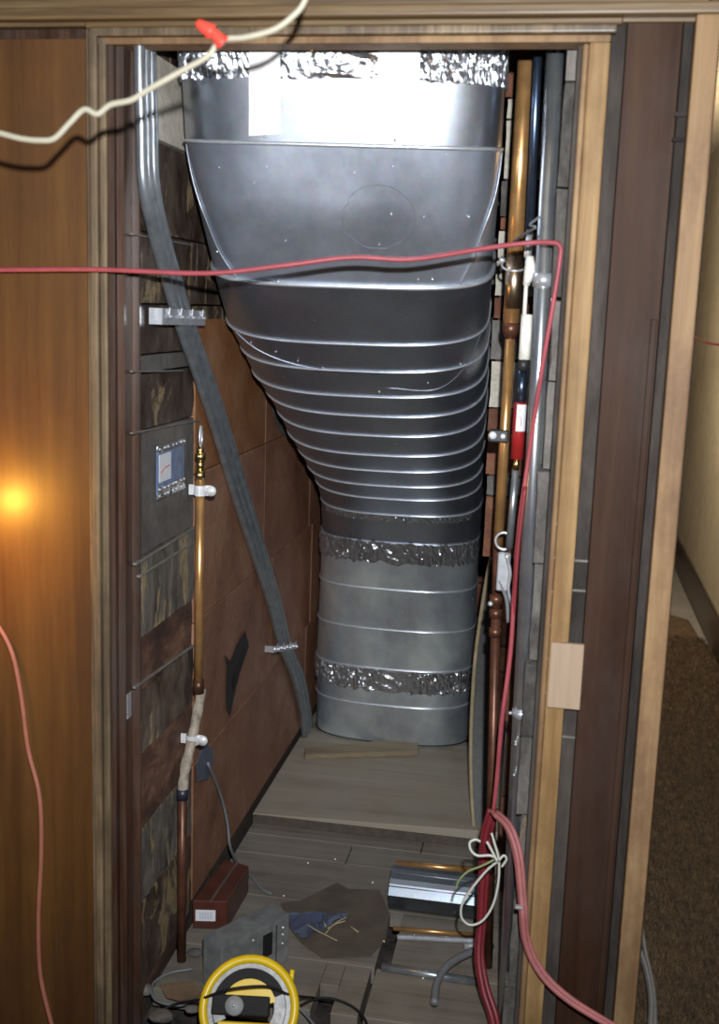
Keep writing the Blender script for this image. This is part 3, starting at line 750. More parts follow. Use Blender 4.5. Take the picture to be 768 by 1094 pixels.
# copper riser at left wall
cp = thing('copper_riser', 'copper water pipe with brass top fitting on the left wall', 'pipe')
st = .035
def wp(px, py, s=st): return onX(px, py, XL + s)
a, b = wp(214, 512), wp(216, 735)
a.x = b.x = XL + st; b.y = a.y; YRI = a.y; link('pipe', cyl(a, b, .0115, 16), M_copper, cp, True)
for (p0, p1, r, m) in (((214, 512), (214, 503), .013, M_brass), ((214, 503), (214, 491), .0085, M_brass), ((214, 491), (214, 484), .014, M_brass), ((214, 484), (214, 478), .009, M_brass)):
    A, B = wp(*p0), wp(*p1); A.y = B.y = a.y; link('fitting', cyl(A, B, r, 14), m, cp, True)
A, B = wp(213, 478), wp(213, 456); A.y = B.y = a.y
link('handle', tube(cr([A, A.lerp(B, .3) + Vector((0, .009, 0)), A.lerp(B, .7) + Vector((0, .008, 0)), B, A.lerp(B, .6) + Vector((0, -.008, 0)), A.lerp(B, .25) + Vector((0, -.008, 0)), A + Vector((0, 0, .002))], 6), .003, 8), M_zinc, cp, True)
A, B = wp(216, 722), wp(216, 736); A.y = B.y = a.y; link('coupling', cyl(A, B, .0145, 14), M_copdark, cp, True)
wrap = [wp(215, 736), wp(212, 755), wp(205, 790), wp(198, 820), wp(195, 845)]
wrap = cr(wrap, 8); link('wrapped_bend', wob(tube(wrap, [.0135 + .0008 * math.sin(i * .9) for i in range(len(wrap))], 14), .0012, 60), M_insul, cp, True)
A = wrap[-1]; low = onX(194, 1032, XL + st); B = Vector((A.x, A.y, max(low.z, .001))); B.z = .0012
link('lower_pipe', cyl(A + Vector((0, 0, .004)), B, .012, 16), M_copdark, cp, True)
link('collar', cyl(A + Vector((0, 0, .006)), A - Vector((0, 0, .022)), .0145, 14), simple('blue black tape', (.02, .022, .035), .4), cp, True)
reloc(cp)
print('riser bottom px target 1032 z', low)
def pipe_strap(pos, label):
    t = thing('pipe_strap', label, 'strap'); p = pos
    pts = [Vector((p.x - .031, p.y + .002, p.z)), Vector((p.x - .0165, p.y + .002, p.z))]
    for k in range(9):
        a_ = math.pi * k / 8; pts.append(Vector((p.x - .0158 * math.cos(a_), p.y - .0158 * math.sin(a_), p.z)))
    pts += [Vector((p.x + .0165, p.y + .002, p.z)), Vector((p.x + .030, p.y + .002, p.z))]
    bm = bmesh.new(); R = [[bm.verts.new(q + Vector((0, 0, .013))), bm.verts.new(q - Vector((0, 0, .013)))] for q in pts]
    for i in range(len(R) - 1): bm.faces.new((R[i][0], R[i][1], R[i + 1][1], R[i + 1][0]))
    solid(bm, .0018); link('band', bm, M_zincw, t)
    link('screw', cyl((p.x + .029, p.y - .004, p.z), (p.x + .029, p.y + .004, p.z), .013, 16), M_zincw, t, True)
    link('stud', cyl((p.x - .026, p.y + .004, p.z), (XL + .001, p.y + .02, p.z), .004, 8), M_zinc, t, True)
    reloc(t)
qq = onX(215.5, 523, XL + st); qq.y = YRI; pipe_strap(qq, 'zinc strap holding the upper copper riser to the wall')
pipe_strap(onX(205, 790, XL + st), 'zinc strap holding the wrapped pipe bend to the wall')
# blue smear/tape scrap hanging below the strap
bm = bmesh.new(); pts = [(218, 792), (226, 800), (228, 815), (222, 832), (211, 835), (210, 815)]
bm.faces.new([bm.verts.new(onX(x, y, XL + .012)) for x, y in pts]); solid(bm, .002)
o = link('plastic_scrap', bm, M_bluebag); tag(o, 'blue plastic scrap on the wall below the pipe strap', 'scrap')
# sticker plate
t = thing('foil_sticker', 'blue and white foil edged sticker on the left wall', 'sticker')
A, B = onX(165, 478, XL), onX(194, 520, XL)
link('plate', bx(XL + .004, XL + .007, A.y, B.y, B.z, A.z, .001), M_stickblue, t)
dz = A.z - B.z; dy = B.y - A.y
link('white_panel', bx(XL + .007, XL + .0078, A.y + dy * .06, A.y + dy * .48, B.z + dz * .3, A.z - dz * .16), M_label, t)
link('mark', tube([Vector((XL + .0082, A.y + dy * .1, B.z + dz * .48)), Vector((XL + .0082, A.y + dy * .25, B.z + dz * .56)), Vector((XL + .0082, A.y + dy * .42, B.z + dz * .58))], .0012, 5), M_redink, t)
for z0_, z1_ in ((A.z - dz * .12, A.z + .002), (B.z - .002, B.z + dz * .22)):
    bm = bx(XL + .0072, XL + .009, A.y - .002, B.y + .002, z0_, z1_); grid_cut(bm, 9); wob(bm, .0025, 160); link('foil_edge', bm, M_foil, t)
for k in range(7):
    for zz_ in (A.z - dz * .04, B.z + dz * .05, B.z + dz * .18):
        link('bright_dimple', ball((XL + .0095, A.y + dy * (.05 + .15 * k + .03 * (k % 2)), zz_), .0024, sub=1), M_zincw, t)
reloc(t)
# thin cable down the wall to the floor
def wire(name, pts, r, m, label, cat, group=None, seg=8, n=8):
    o = link(name, tube(cr(pts, n), r, seg), m, None, True); tag(o, label, cat, group); return o
wire('thin_cable', [onX(222, 815, XL + .02), onX(236, 850, XL + .02), onX(243, 880, XL + .03), onX(246, 905, XL + .04), onZ(256, 926, .010), onZ(270, 938, .008), onZ(280, 950, .005), onZ(290, 955, .005)], .0042, M_greycab,
     'grey cable dropping from the wrapped pipe to the floor', 'cable')

# ================================================================ PIPES ON THE RIGHT
def yp(px, py, Y): return onY(px, py, Y)
big = thing('large_steel_conduit', 'thick shiny blue grey steel conduit beside the right casing', 'conduit')
Yc = 2.47
a, b = yp(595, 20, Yc), yp(541, 1060, Yc); dd = (b - a) / (b.z - a.z)
lo = a + dd * (0.0012 - a.z); hi = a + dd * (2.76 - a.z)
link('tube', cyl(hi, lo, .0185, 24), M_emtbig, big, True)
def on_big(py): 
    f = (py - 20) / 1040; return a.lerp(b, f)
link('coupling', cyl(on_big(262), on_big(275), .0225, 20), M_zinc, big, True)
p = on_big(727); link('strap', cyl(p + Vector((0, 0, .009)), p - Vector((0, 0, .009)), .0205, 20), M_zinc, big, True)
for s in (-1, 1): link('screw', ball(p + Vector((s * .024, -.008, 0)), .005, sub=1), M_zinc, big, True)
for py in (757, 760, 795): link('screw', ball(on_big(py) + Vector((-.008, -.019, 0)), .004, sub=1), M_zinc, big, True)
reloc(big)
dk = thing('dark_steel_pipe', 'dark blue steel pipe between the copper pipe and the shiny conduit', 'pipe')
q0, q1 = yp(579, -40, 2.56), yp(566, 245, 2.56); link('tube', cyl(q0, q1, .010, 14), M_emtdark, dk, True)
q2 = yp(563, 275, 2.54); link('connector', cyl(q1, q2, .0075, 12), M_zinc, dk, True)
# wrapped joint with white plaster wrap, pale sleeve, rubber coupling
w0, w1, w2, w3 = yp(566, 274, 2.52), yp(567, 290, 2.52), yp(562, 305, 2.52), yp(563, 322, 2.52)
link('white_wrap', wob(tube([w0, w1, w2], [.008, .0145, .007], 10), .003, 90), M_whitewrap, dk, True)
link('link_rod', cyl(w2, yp(560, 338, 2.52), .0045, 8), M_whitewrap, dk, True)
link('pale_sleeve', wob(cyl(yp(563, 336, 2.53), yp(560, 384, 2.53), .0125, 14), .0008, 80), M_whitewrap, dk, True)
link('coupling', cyl(yp(560, 384, 2.54), yp(558, 396, 2.54), .013, 14), M_rubber, dk, True)
link('lower_tube', cyl(yp(558, 396, 2.56), yp(556, 432, 2.56), .0115, 14), M_emtdark, dk, True)
reloc(dk)
rt = thing('red_pipe_sleeve', 'red metal sleeve with a white printed label above the short grey pipe', 'pipe fitting')
A, B = yp(556, 430, 2.55), yp(552, 490, 2.55)
bm = cyl(A, B, .0145, 16); link('sleeve', bm, M_redtool, rt, True)
ax = (B - A).normalized(); fr = Vector((.25, -1, 0)).normalized(); sd = ax.cross(fr).normalized()
def on_sleeve(u, v, off=.0150): # u along (0 top..1 bottom), v angle
    c = A.lerp(B, u); return c + (fr * math.cos(v) + sd * math.sin(v)) * off
bm = bmesh.new(); R = [[bm.verts.new(on_sleeve(u, v)) for v in (-.9, -.5, 0, .4, .7)] for u in (.03, .5)]
for k in range(4): bm.faces.new((R[0][k], R[0][k + 1], R[1][k + 1], R[1][k]))
link('paper_label', bm, M_label, rt)
# printed characters on the label, red strokes
def stroke(pts, r=.0011):
    return tube([on_sleeve(u, v, .0156) for u, v in pts], r, 5)
for pts_ in ([(.13, .05), (.13, .40)], [(.24, .45), (.25, -.02), (.40, -.06)], [(.40, -.12), (.40, .0)]):
    link('printed_mark', stroke(pts_, .0009), M_redink, rt)
link('neck', cyl(B, yp(551, 502, 2.55), .0075, 10), M_brass, rt, True)
reloc(rt)
o = link('grey_pipe', cyl(yp(551, 500, 2.56), yp(544, 585, 2.56), .0085, 14), M_emt, None, True); tag(o, 'short grey pipe hanging below the red sleeve', 'pipe')

# copper: thick upper, cap, thinner lower
cpr = thing('tall_copper_pipe', 'tall copper pipe with thick upper part right of the duct', 'pipe')
Yk = 2.68
u0, u1 = yp(568, -40, Yk), yp(546, 345, Yk)
link('thick_pipe', cyl(u0, u1, .0195, 20), M_copper, cpr, True)
u2 = yp(545, 362, Yk)
capp = [u1, u1.lerp(u2, .5), u2]; link('end_cap', tube(capp, [.0215, .020, .012], 18), M_copdark, cpr, True)
link('coupling', cyl(yp(550, 272, Yk), yp(548, 330, Yk), .0212, 20), simple('pale worn copper', (.72, .55, .38), .3, 1, .2), cpr, True)
u3 = yp(532, 585, Yk + .03); link('thin_pipe', cyl(u2, u3, .0125, 16), M_copper, cpr, True)
u4 = onZ(521, 905, 0)
u5 = yp(530, 650, Yk + .03)
link('dark_pipe', cyl(u3, Vector((u5.x, u5.y, u5.z)), .0125, 14), M_copdark, cpr, True)
lowp = yp(524, 905, Yk + .04); base = u5 + (lowp - u5) * ((u5.z - .001) / (u5.z - lowp.z)); base.z = .001
link('lower_pipe', cyl(u5, base, .0125, 14), M_copdark, cpr, True)
for py, r in ((640, .017), (655, .0165), (675, .016)):
    p = yp(530 - (py - 640) * .03, py, Yk + .03); link('union', cyl(p + Vector((0, 0, .011)), p - Vector((0, 0, .011)), r, 14), M_copdark, cpr, True)
reloc(cpr)
# ring hook & clamps around the copper pipe
def ring_hook(px, py, Y, r, label, tilt=.3):
    c = yp(px, py, Y); pts = [c + Vector((math.cos(a_) * r, math.sin(a_) * r * .95, math.sin(a_) * r * tilt)) for a_ in (2 * math.pi * k / 20 for k in range(20))]
    t = thing('pipe_hanger', label, 'hanger'); link('ring', tube(pts, .0028, 8, closed=True), M_zinc, t, True)
    q = c + Vector((-r, -.004, .01)); link('screw', ball(q, .008, sub=2), M_zinc, t, True); reloc(t)
ring_hook(550, 283, Yk, .030, 'zinc wire ring around the thick copper pipe below the red wire', .5)
t = thing('pipe_clamp', 'black clamp with two white screw heads on the thin copper pipe', 'clamp')
p = yp(536, 465, Yk - .006)
link('body', bx(p.x - .030, p.x + .016, p.y - .016, p.y + .02, p.z - .016, p.z + .012, .004, seg=2), M_rubber, t)
link('screw', cyl(p + Vector((-.020, -.016, .001)), p + Vector((-.020, -.026, .001)), .009, 12), M_label, t, True)
link('screw', cyl(p + Vector((.004, -.016, 0)), p + Vector((.004, -.026, 0)), .006, 12), M_label, t, True)
reloc(t)
# galvanised bracket with ring top
t = thing('hanger_bracket', 'grey metal bracket with ring top on the pipes', 'bracket')
p = yp(538, 578, 2.60); pts = [p + Vector((math.cos(k * .314) * .019, 0, math.sin(k * .314) * .020)) for k in range(20)]
link('ring', tube(pts, .0035, 8, closed=True), M_zinc, t, True)
q0, q1 = yp(532, 590, 2.60), yp(545, 632, 2.60)
bm = bx(q0.x, q0.x + .030, q0.y - .004, q0.y + .014, q1.z, q0.z, .003); link('plate', bm, M_zinc, t)
link('rib', tube(cr([yp(541, 592, 2.585), yp(545, 612, 2.585), yp(543, 630, 2.585), yp(548, 650, 2.585)], 6), .004, 8), M_zinc, t, True)
link('arm', tube(cr([yp(533, 620, 2.6), yp(541, 640, 2.6), yp(543, 665, 2.6)], 6), .005, 8), M_greycab, t, True)
link('screw', ball(yp(524, 645, 2.63), .007, sub=2), M_zinc, t, True)
reloc(t)
# small wire twist near the top of the pipes
wire('tie_wire', [yp(549, 258, 2.62), yp(560, 250, 2.50), yp(572, 243, 2.43), yp(566, 240, 2.45), yp(576, 232, 2.43)], .0028, M_greycab, 'twisted grey tie wire above the horizontal red wire', 'wire')

# bowed sheet leaning beside the copper pipe
sh = thing('bowed_sheet', 'bowed dark sheet with tan edge standing right of the duct', 'sheet')
edge = [(526, 590), (521, 612), (514, 655), (508, 700), (504.5, 750), (503, 800), (504, 850), (507, 893)]
Ysh = onZ(507, 893, .001).y
E = cr([onY(px, py, Ysh + .12 * math.sin(math.pi * min(1, max(0, (893 - py) / 303)))) for px, py in edge], 5)
E[-1].z = .0012
bm = bmesh.new(); rows = []
for p in E:
    fr_ = max(.12, min(1, (E[0].z - p.z) / .25))
    rows.append([bm.verts.new((p.x + k * .019 * fr_, p.y + .004 + k * .004, p.z)) for k in range(4)])
for i in range(len(rows) - 1):
    for k in range(3): bm.faces.new((rows[i][k], rows[i][k + 1], rows[i + 1][k + 1], rows[i + 1][k]))
bmesh.ops.recalc_face_normals(bm, faces=list(bm.faces)); solid(bm, .004)
link('face', bm, M_sheetface, sh)
link('edge_strip', tube([p + Vector((0, -.002, 0)) for p in E], .0068, 6), M_tan, sh, True)
reloc(sh)

# ================================================================ RED CABLES AND WIRES
wire('red_wire', [yp(-60, 289, 2.26), yp(22, 288, 2.26), yp(110, 288, 2.26), yp(220, 292, 2.26), yp(300, 284, 2.27), yp(375, 275, 2.29), yp(440, 277, 2.31), yp(520, 265, 2.36), yp(560, 260, 2.38), yp(588, 259, 2.372), yp(598, 263, 2.368), yp(598, 278, 2.366), yp(590, 330, 2.37), yp(578, 400, 2.39), yp(566, 480, 2.43), yp(555, 560, 2.43), yp(549, 640, 2.43), yp(545, 700, 2.43), yp(536, 770, 2.43), yp(531, 830, 2.44), yp(527, 868, 2.45)], .0052, M_redwire,
     'dusty red wire strung across the duct and down the right pipes', 'wire', n=6)
def bundle(L, m, label, n=3, spread=.006, r=.0062, cat='cable', grp=None, name='red_cable'):
    for k in range(n):
        a_ = 2 * math.pi * k / n + .4; off_ = Vector((math.cos(a_) * spread, math.sin(a_) * spread, 0))
        pts = [p + off_ * (1 + .25 * math.sin(i * 1.3 + k)) for i, p in enumerate(L)]
        lab = label[k] if isinstance(label, (list, tuple)) else label
        wire(name, pts, r, m, lab, cat, grp, n=6)
wire('red_cable', [yp(561, 520, 2.425), yp(553, 590, 2.425), yp(548, 660, 2.43), yp(541, 730, 2.44), yp(534, 800, 2.46), yp(529, 850, 2.48), yp(526, 872, 2.46)], .0045, M_red, 'red cable hanging behind the dusty wire by the conduit', 'cable')
bundle([yp(527, 866, 2.46), yp(519, 895, 2.48), yp(516, 940, 2.5), yp(514, 985, 2.5), yp(512, 1020, 2.48), yp(517, 1055, 2.45), yp(526, 1085, 2.42), yp(530, 1110, 2.40)], M_red,
       ['left red cable of the drop below the tied loops', 'middle red cable of the drop below the tied loops', 'right red cable of the drop below the tied loops'], 3, .0075, .0072, grp='red cables dropping below the loops')
bundle([yp(528, 868, 2.40), yp(543, 884, 2.36), yp(553, 915, 2.33), yp(558, 965, 2.262), yp(562, 1005, 2.262), yp(577, 1038, 2.255), yp(605, 1066, 2.24), yp(650, 1094, 2.22), yp(700, 1120, 2.2)], M_pink,
       ['upper pink cable sweeping across the right casing', 'middle pink cable sweeping across the right casing', 'lower pink cable sweeping across the right casing'], 3, .006, .0062, grp='pink cables sweeping over the right casing', name='pink_cable')
p = yp(556, 969, 2.245); o = link('cable_staple', bx(p.x - .011, p.x + .004, 2.238, 2.25, p.z - .003, p.z + .003, .001), M_zinc); tag(o, 'bright staple over the pink cables', 'staple')
Yw = 2.38
def W(L, Y=Yw): return [yp(x, y, Y + .002 * i) for i, (x, y) in enumerate(L)]
wire('white_wire', W([(532, 920), (520, 930), (505, 948), (494, 965), (493, 980), (502, 988), (515, 984), (526, 968), (532, 945), (533, 920), (528, 900), (525, 890)]), .0028, M_wirewhite, 'long white wire loop hanging at the cable junction', 'wire', 'loose white wire ends')
wire('white_wire', W([(531, 918), (524, 914), (510, 914), (503, 908), (502, 900), (508, 897), (513, 899)], 2.37), .003, M_wirewhite, 'short hooked white wire end above the loop', 'wire', 'loose white wire ends')
wire('white_wire', W([(531, 920), (525, 908), (520, 899)], 2.36), .003, M_wirewhite, 'stubby white wire end pointing up at the junction', 'wire', 'loose white wire ends')
wire('green_wire', W([(533, 916), (515, 925), (500, 931), (490, 941), (487, 950)], 2.4), .0026, M_wiregreen, 'green wire end curling left of the white loop', 'wire')
wire('pink_wire', W([(530, 922), (512, 938), (497, 958), (492, 972)], 2.41), .0024, M_pink, 'thin pink wire inside the white loop', 'wire')
wire('white_wire', W([(533, 919), (538, 914), (541, 918), (536, 926)], 2.35), .0026, M_wirewhite, 'tiny curled white wire tail over the conduit', 'wire', 'loose white wire ends')
# cream wire with wire nuts in front of everything
YW = 1.74
cw = thing('cream_wire', 'cream wire strung across the top left corner', 'wire')
cwp = [(-80, 150), (-20, 140), (22, 148), (42, 150), (58, 148), (74, 132), (90, 117), (104, 122), (118, 112), (140, 107), (158, 96), (190, 78), (222, 60), (236, 43), (262, 40), (292, 32), (312, 18), (325, 2), (334, -30), (345, -90)]
link('wire', tube(cr([yp(x, y, YW) for x, y in cwp], 6), .0048, 10), M_white, cw, True)
reloc(cw)
for (a_, b_, lab) in (((210, 24), (226, 34), 'upper left red wire nut on the cream wire'), ((225, 32), (238, 46), 'lower right red wire nut on the cream wire')):
    A, B = yp(*a_, YW - .012), yp(*b_, YW - .006); t = thing('wire_nut', lab, 'wire nut', 'red wire nuts on the cream wire')
    link('body', tube([A, A.lerp(B, .2), A.lerp(B, .8), B], [.005, .0075, .0105, .0115], 12), M_nut, t, True)
    link('skirt', cyl(A.lerp(B, .84), B + (B - A) * .06, .0122, 12), M_nut, t, True); reloc(t)
# brownish red cord on the left panel
wire('hanging_wire', [yp(-60, 560, 2.275), yp(-20, 640, 2.275), yp(10, 690, 2.275), yp(22, 740, 2.275), yp(30, 800, 2.275), yp(42, 850, 2.27), yp(44, 910, 2.27), yp(41, 980, 2.27), yp(43, 1040, 2.27), yp(54, 1090, 2.26), yp(66, 1130, 2.26)], .0055, M_cord, 'brownish red cord hanging on the left wood panel', 'cord')
# cables in the hallway behind the stile
for k, (L, lab) in enumerate((([(676, 935), (680, 955), (684, 985), (690, 1020), (698, 1060), (700, 1110)], 'left grey cable on the carpet behind the casing'),
                              ([(672, 990), (680, 1010), (690, 1035), (696, 1070), (694, 1110)], 'right grey cable on the carpet behind the casing'))):
    wire('grey_cable', [onZ(x, y, ZH + .05) for x, y in L], .0075 if k == 0 else .0095, M_greycab, lab, 'cable', 'grey cables on the carpet')
wire('hallway_wire', [onY(700, 340, 4.0), onY(727, 350, 4.2), onY(745, 362, 4.4), onY(760, 367, 4.5), onY(800, 372, 4.4)], .005, M_redwire, 'thin red wire in the hallway behind the casing', 'wire')

# ================================================================ THINGS ON THE FLOOR
# wood strip at duct foot
A = [onZ(325, 799, zp + .02), onZ(447, 787, zp + .02), onZ(446, 802, zp + .02), onZ(326, 806, zp + .02)]
ws = [Vector((q.x, q.y, zp + .001)) for q in A]
o = link('wood_strip', hexa(ws, A, .001), M_wedge); tag(o, 'thin wedge shaped wood strip at the foot of the duct', 'wood strip')

def topbox(name, px4, z1, m, parent=None, z0=.0012, bev=.003):
    T = [onZ(x, y, z1) for x, y in px4]; B = [Vector((q.x, q.y, z0)) for q in T]
    return link(name, hexa(B, T, bev), m, parent), T
# red-brown carton
t = thing('red_carton', 'long red brown carton with a white label by the left wall', 'box')
o, T = topbox('body', [(206, 962), (243, 963), (266, 925), (240, 918)], .085, M_boxred, t)
# squared front face: label on it
f0, f1 = Vector((T[0].x, T[0].y, 0)), Vector((T[1].x, T[1].y, 0)); fd = (f1 - f0).normalized(); fn = Vector((fd.y, -fd.x, 0))
Wd = (f1 - f0).length
def onfront(u, z, off=.001): return f0 + fd * Wd * u + fn * off + Vector((0, 0, z))
bm = bmesh.new(); vv = [bm.verts.new(onfront(u, z)) for u, z in ((.08, .025), (.66, .025), (.66, .058), (.08, .058))]; bm.faces.new(vv); solid(bm, .0006)
link('paper_label', bm, M_label, t)
bm = bmesh.new()
for k in range(9):
    u = .20 + k * .042; q = [onfront(u, .031, .002), onfront(u + .018, .031, .002), onfront(u + .018, .052, .002), onfront(u, .052, .002)]; bm.faces.new([bm.verts.new(x) for x in q])
link('printed_text', bm, simple('pale grey print', (.40, .42, .50), .6), t)
link('lid_seam', hexa([Vector((q.x, q.y, .0855)) for q in (T[0].lerp(T[1], .48), T[0].lerp(T[1], .56), T[3].lerp(T[2], .56), T[3].lerp(T[2], .48))],
                      [Vector((q.x, q.y, .0862)) for q in (T[0].lerp(T[1], .48), T[0].lerp(T[1], .56), T[3].lerp(T[2], .56), T[3].lerp(T[2], .48))]), simple('dusty flap', (.10, .075, .07), .6), t)
reloc(t)
# grey steel junction box
t = thing('steel_junction_box', 'dusty grey steel box with slots behind the yellow reel', 'box')
o, T = topbox('body', [(217, 1001), (237, 1013), (309, 978), (291, 966)], .13, M_jbox, t)
f0, f1 = Vector((T[1].x, T[1].y, 0)), Vector((T[2].x, T[2].y, 0)); fd = (f1 - f0).normalized(); fn = Vector((fd.y, -fd.x, 0)); Wd = (f1 - f0).length
e0 = [Vector((q.x, q.y, .1305)) for q in (T[0].lerp(T[3], .03), T[1].lerp(T[2], .02), T[1].lerp(T[2], .98), T[0].lerp(T[3], .97))]
link('lid', hexa([Vector((q.x, q.y, .1302)) for q in T], [Vector((q.x, q.y, .134)) for q in T], .001), M_jbox, t)
def slab(u0, u1, z0, z1, m, name, off=.001):
    bm = bmesh.new(); bm.faces.new([bm.verts.new(onfront(u, z, off)) for u, z in ((u0, z0), (u1, z0), (u1, z1), (u0, z1))]); solid(bm, .0015); link(name, bm, m, t)
slab(.60, .74, .045, .108, M_black, 'slot', .0015); slab(.80, .81, .01, .12, M_dark, 'seam', .001); slab(.08, .28, .04, .085, M_black, 'knockout', .0015)
for u, z in ((.9, .105), (.9, .085), (.9, .06), (.45, .11)): link('screw', ball(onfront(u, z, .001), .004, sub=1), M_zinc, t, True)
slab(.12, .16, .055, .07, M_zinc, 'tab', .003); slab(.20, .24, .055, .07, M_zinc, 'tab', .003)
reloc(t)
# yellow cord/fish tape reel leaning on the box
t = thing('yellow_tape_reel', 'yellow fish tape reel with black grip in the foreground', 'tape reel')
RR = .106; TU = .0105
tiltm = Matrix.Rotation(math.radians(52), 4, 'X') @ Matrix.Rotation(math.radians(0), 4, 'Z')
cz = RR * math.sin(math.radians(52)) + TU + .004
c_px = onZ(266, 1077, cz); c_px.y -= 0.0
M = Matrix.Translation(Vector((c_px.x, c_px.y, cz))) @ Matrix.Rotation(math.radians(8), 4, 'Z') @ tiltm
def P3(r, a_, z=0): return M @ Vector((r * math.cos(a_), r * math.sin(a_), z))
link('rim', tube([P3(RR, 2 * math.pi * k / 56) for k in range(56)], TU, 12, closed=True), M_yellow, t, True)
link('rim', tube([P3(RR - .003, 2 * math.pi * k / 56, -.026) for k in range(56)], TU, 12, closed=True), M_yellow, t, True)
link('coil', annul(.086, .097, .030, M=M @ Matrix.Translation((0, 0, -.013))), M_reelgrey, t)
link('grip', annul(.064, .0855, .030, 30, math.radians(24), math.radians(166), M=M @ Matrix.Translation((0, 0, -.004))), M_black, t)
link('hub', annul(.026, .0625, .034, 40, math.radians(14), math.radians(166), M=M @ Matrix.Translation((0, 0, -.010))), M_yellow, t)
link('spool', annul(.058, .084, .020, 24, math.radians(-30), math.radians(27), M=M @ Matrix.Translation((0, 0, -.012))), M_reelgrey, t)
link('spool', annul(.058, .084, .020, 24, math.radians(153), math.radians(205), M=M @ Matrix.Translation((0, 0, -.012))), M_reelgrey, t)
bm = bx(-.086, .048, -.018, .026, -.016, .012, .003); bm.transform(M); link('handle', bm, M_black, t)
link('knob', cyl(M @ Vector((-.032, .002, .010)), M @ Vector((-.032, .002, .026)), .021, 24), M_knob, t, True)
link('knob_screw', ball(M @ Vector((-.032, .002, .027)), .005, sub=1), M_zinc, t, True)
bm = bx(-.070, .075, -.088, -.030, -.016, .004, .003); bm.transform(M); link('lower_plate', bm, M_yellow, t)
A = M @ Vector((.092, .05, -.02)); link('tail_stop', cyl(A, A + Vector((.0, .01, .04)), .0055, 10), M_yellow, t, True)
reloc(t)

# sheet metal pieces on the right
t = thing('duct_offcut', 'dark galvanised duct offcut lying among the cables', 'duct offcut')
yc_ = onZ(450, 987, 0).y + .065; r_ = .060
x0, x1 = onY(418, 950, yc_).x, onY(520, 950, yc_).x
bm = bmesh.new(); R = []
for xx_ in (x0, x1):
    row = []
    for k in range(25):
        a_ = 2 * math.pi * k / 24 * .96; rr = r_ * (1 + (.08 if k in (6, 7, 12) else 0)); row.append(bm.verts.new((xx_, yc_ + math.cos(a_) * rr, r_ * 1.0 + .006 + math.sin(a_) * rr)))
    R.append(row)
for k in range(24): bm.faces.new((R[0][k], R[0][k + 1], R[1][k + 1], R[1][k]))
solid(bm, .0012)
link('shell', bm, galv('dark galvanised scrap', (.20, .23, .26), .42, .3), t)
for a_ in (112, 150, 172):
    q = math.radians(a_); yy_, zz_ = yc_ + math.cos(q) * (r_ + .002), r_ + .006 + math.sin(q) * (r_ + .002)
    link('seam', cyl((x0, yy_, zz_), (x1, yy_, zz_), .0018, 6), M_crease, t, True)
reloc(t)
def floorpipe(name, p, q, r, m, label, cat='pipe', z=None):
    zz_ = (z if z is not None else r) + .0008; A = onZ(*p, zz_); B = onZ(*q, zz_); A.z = B.z = zz_
    o = link(name, cyl(A, B, r, 14), m, None, True); tag(o, label, cat); return A, B
floorpipe('copper_pipe', (424, 923), (515, 930), .010, M_copper, 'copper pipe lying behind the duct offcut')
floorpipe('copper_pipe', (420, 992), (508, 999), .0065, M_copper, 'copper pipe lying in front of the duct offcut')
# flexible armoured conduit with ribs
A, B = onZ(424, 1001, .0095), onZ(522, 1006, .0095); n = 60; pts = []; rr = []
for i in range(n * 2 + 1): pts.append(A.lerp(B, i / (n * 2))); rr.append(.0085 if i % 2 else .0062)
for p in pts: p.z = .0095
o = link('flexible_conduit', tube(pts, rr, 12), M_zinc); tag(o, 'ribbed flexible metal conduit lying on the floor at right', 'conduit')
floorpipe('floor_conduit', (408, 1033), (510, 1049), .0105, M_emt, 'dented grey conduit lying nearest on the floor at right', 'conduit')
floorpipe('floor_rod', (496, 1011), (524, 1009), .008, M_zinc, 'short grey tube end behind the red cables', 'tube')
wire('grey_cable_arc', [onZ(464, 1072, .03), onZ(467, 1050, .035), onZ(478, 1032, .04), onZ(497, 1020, .04), onZ(525, 1010, .03)], .010, M_greycab, 'dark grey cable arching over the floor conduit', 'cable')
# brown paper and litter
def sheet(name, px, z, m, label, cat, th=.0012, parent=None):
    bm = bmesh.new(); f = bm.faces.new([bm.verts.new(onZ(x, y, z)) for x, y in px])
    if f.normal.z < 0: f.normal_flip()
    bm.normal_update()
    solid(bm, th)
    for v in bm.verts: v.co.z = max(v.co.z, z - th) 
    o = link(name, bm, m); tag(o, label, cat); return o
sheet('brown_paper', [(300, 965), (322, 962), (360, 943), (372, 950), (405, 951), (416, 975), (412, 1005), (395, 1022), (345, 1024), (322, 1008), (308, 990)], .0022, M_paper, 'flattened brown paper on the closet floor', 'paper')
bm = bmesh.new(); pts = [(306, 978), (345, 977), (372, 980), (352, 990), (338, 998), (324, 1005), (312, 996)]
bm.faces.new([bm.verts.new(onZ(x, y, .005)) for x, y in pts]); bmesh.ops.triangulate(bm, faces=list(bm.faces)); bmesh.ops.subdivide_edges(bm, edges=list(bm.edges), cuts=4)
for v in bm.verts: v.co.z = .0055 + .022 * abs(noise.noise(v.co * 60))
o = link('plastic_bag', bm, M_bluebag); tag(o, 'crumpled blue plastic film on the brown paper', 'plastic film')
for k, L in enumerate(([(329, 988), (338, 994), (346, 998), (360, 1005)], [(345, 983), (348, 990)], [(350, 992), (362, 984), (370, 980)], [(372, 988), (383, 996)], [(348, 997), (357, 988), (369, 984)])):
    wire('wood_shaving', [onZ(x, y, .014) for x, y in L], .0022, M_twine, ['longest pale shaving running down across the paper', 'short upright shaving above the long one', 'upper right shaving on the brown paper', 'isolated rightmost shaving on the brown paper', 'middle shaving crossing beside the long one'][k], 'shaving', 'pale shavings on the brown paper', seg=6)
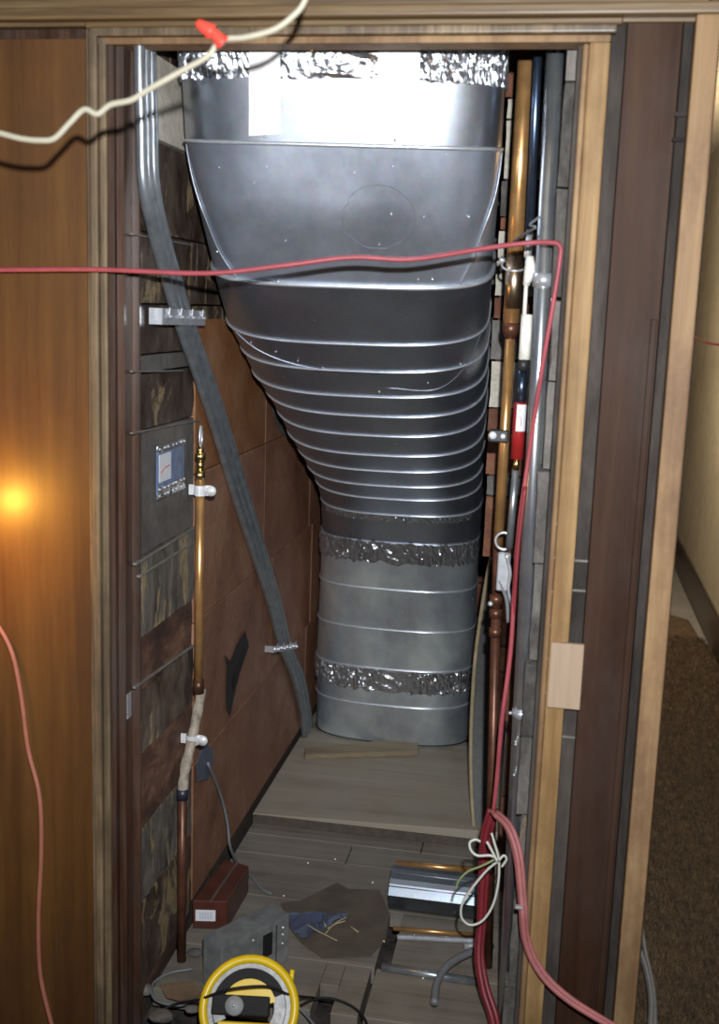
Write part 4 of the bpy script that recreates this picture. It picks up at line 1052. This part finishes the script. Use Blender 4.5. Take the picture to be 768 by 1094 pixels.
for k, (x, y) in enumerate([(329, 922), (398, 943), (410, 1006), (358, 918), (452, 1045), (303, 957)]):
    p = onZ(x, y, .0025); o = link('plaster_crumb', wob(ball((p.x, p.y, .0026), .003, sub=1), .001, 200, k), M_whitewrap); tag(o, ['white crumb on the upper floorboard near the platform', 'white crumb above the brown paper beside the offcut', 'white crumb right of the brown paper', 'white crumb just below the platform edge', 'white crumb near the nearest grey conduit', 'white crumb beside the steel box corner'][k], 'crumb', 'white crumbs on the floorboards')
# cables at the very front
wire('black_cable', [onZ(165, 1082, .02), onZ(190, 1072, .03), onZ(212, 1068, .10), onZ(245, 1057, .165), onZ(285, 1054, .165), onZ(310, 1063, .12), onZ(335, 1066, .02)], .0032, M_black, 'thin black cable draped over the yellow reel', 'cable')
wire('black_cable', [onZ(300, 1094, .01), onZ(322, 1074, .015), onZ(345, 1066, .015), onZ(370, 1072, .012), onZ(388, 1086, .01), onZ(396, 1108, .01)], .0032, M_black, 'thin black cable arching right of the yellow reel', 'cable')
wire('grey_cable_stub', [onZ(316, 1073, .03), onZ(330, 1088, .015), onZ(348, 1112, .01)], .0035, M_greycab, 'grey cable stub right of the yellow reel', 'cable')
wire('loop_cable', [onZ(206, 1035, .01), onZ(180, 1040, .01), onZ(163, 1052, .01), onZ(166, 1068, .01), onZ(190, 1074, .01), onZ(212, 1068, .01)], .0035, M_greycab, 'dark cable loop on the floor left of the reel', 'cable')
sheet('cardboard_scrap', [(170, 1052), (206, 1048), (216, 1062), (200, 1072), (178, 1066)], .004, simple('torn cardboard', (.16, .10, .06), .85, 0, .4, 12), 'torn cardboard scrap left of the yellow reel', 'cardboard')
# grey dusty debris by the left wall
for k, (x, y, r) in enumerate([(168, 1010, .022), (150, 1055, .028), (208, 1018, .018), (228, 1085, .02), (205, 1078, .016), (172, 1085, .024)]):
    p = onZ(x, y, r * .55); bm = ball((p.x, p.y, r * .5 + .001), r, sub=2, sc_=(1.2, .9, .5)); wob(bm, r * .3, 30, k)
    mz = min(v.co.z for v in bm.verts)
    for v in bm.verts: v.co.z += .001 - mz
    o = link('plaster_lump', bm, M_wallend); tag(o, ['small grey rubble lump at the foot of the copper pipe', 'large rubble lump nearest the left jamb', 'rubble lump between the carton and the steel box', 'rubble lump touching the lower left of the reel', 'rubble lump beside the torn cardboard', 'rubble lump at the bottom edge left of the reel'][k], 'rubble', 'rubble lumps by the left wall')
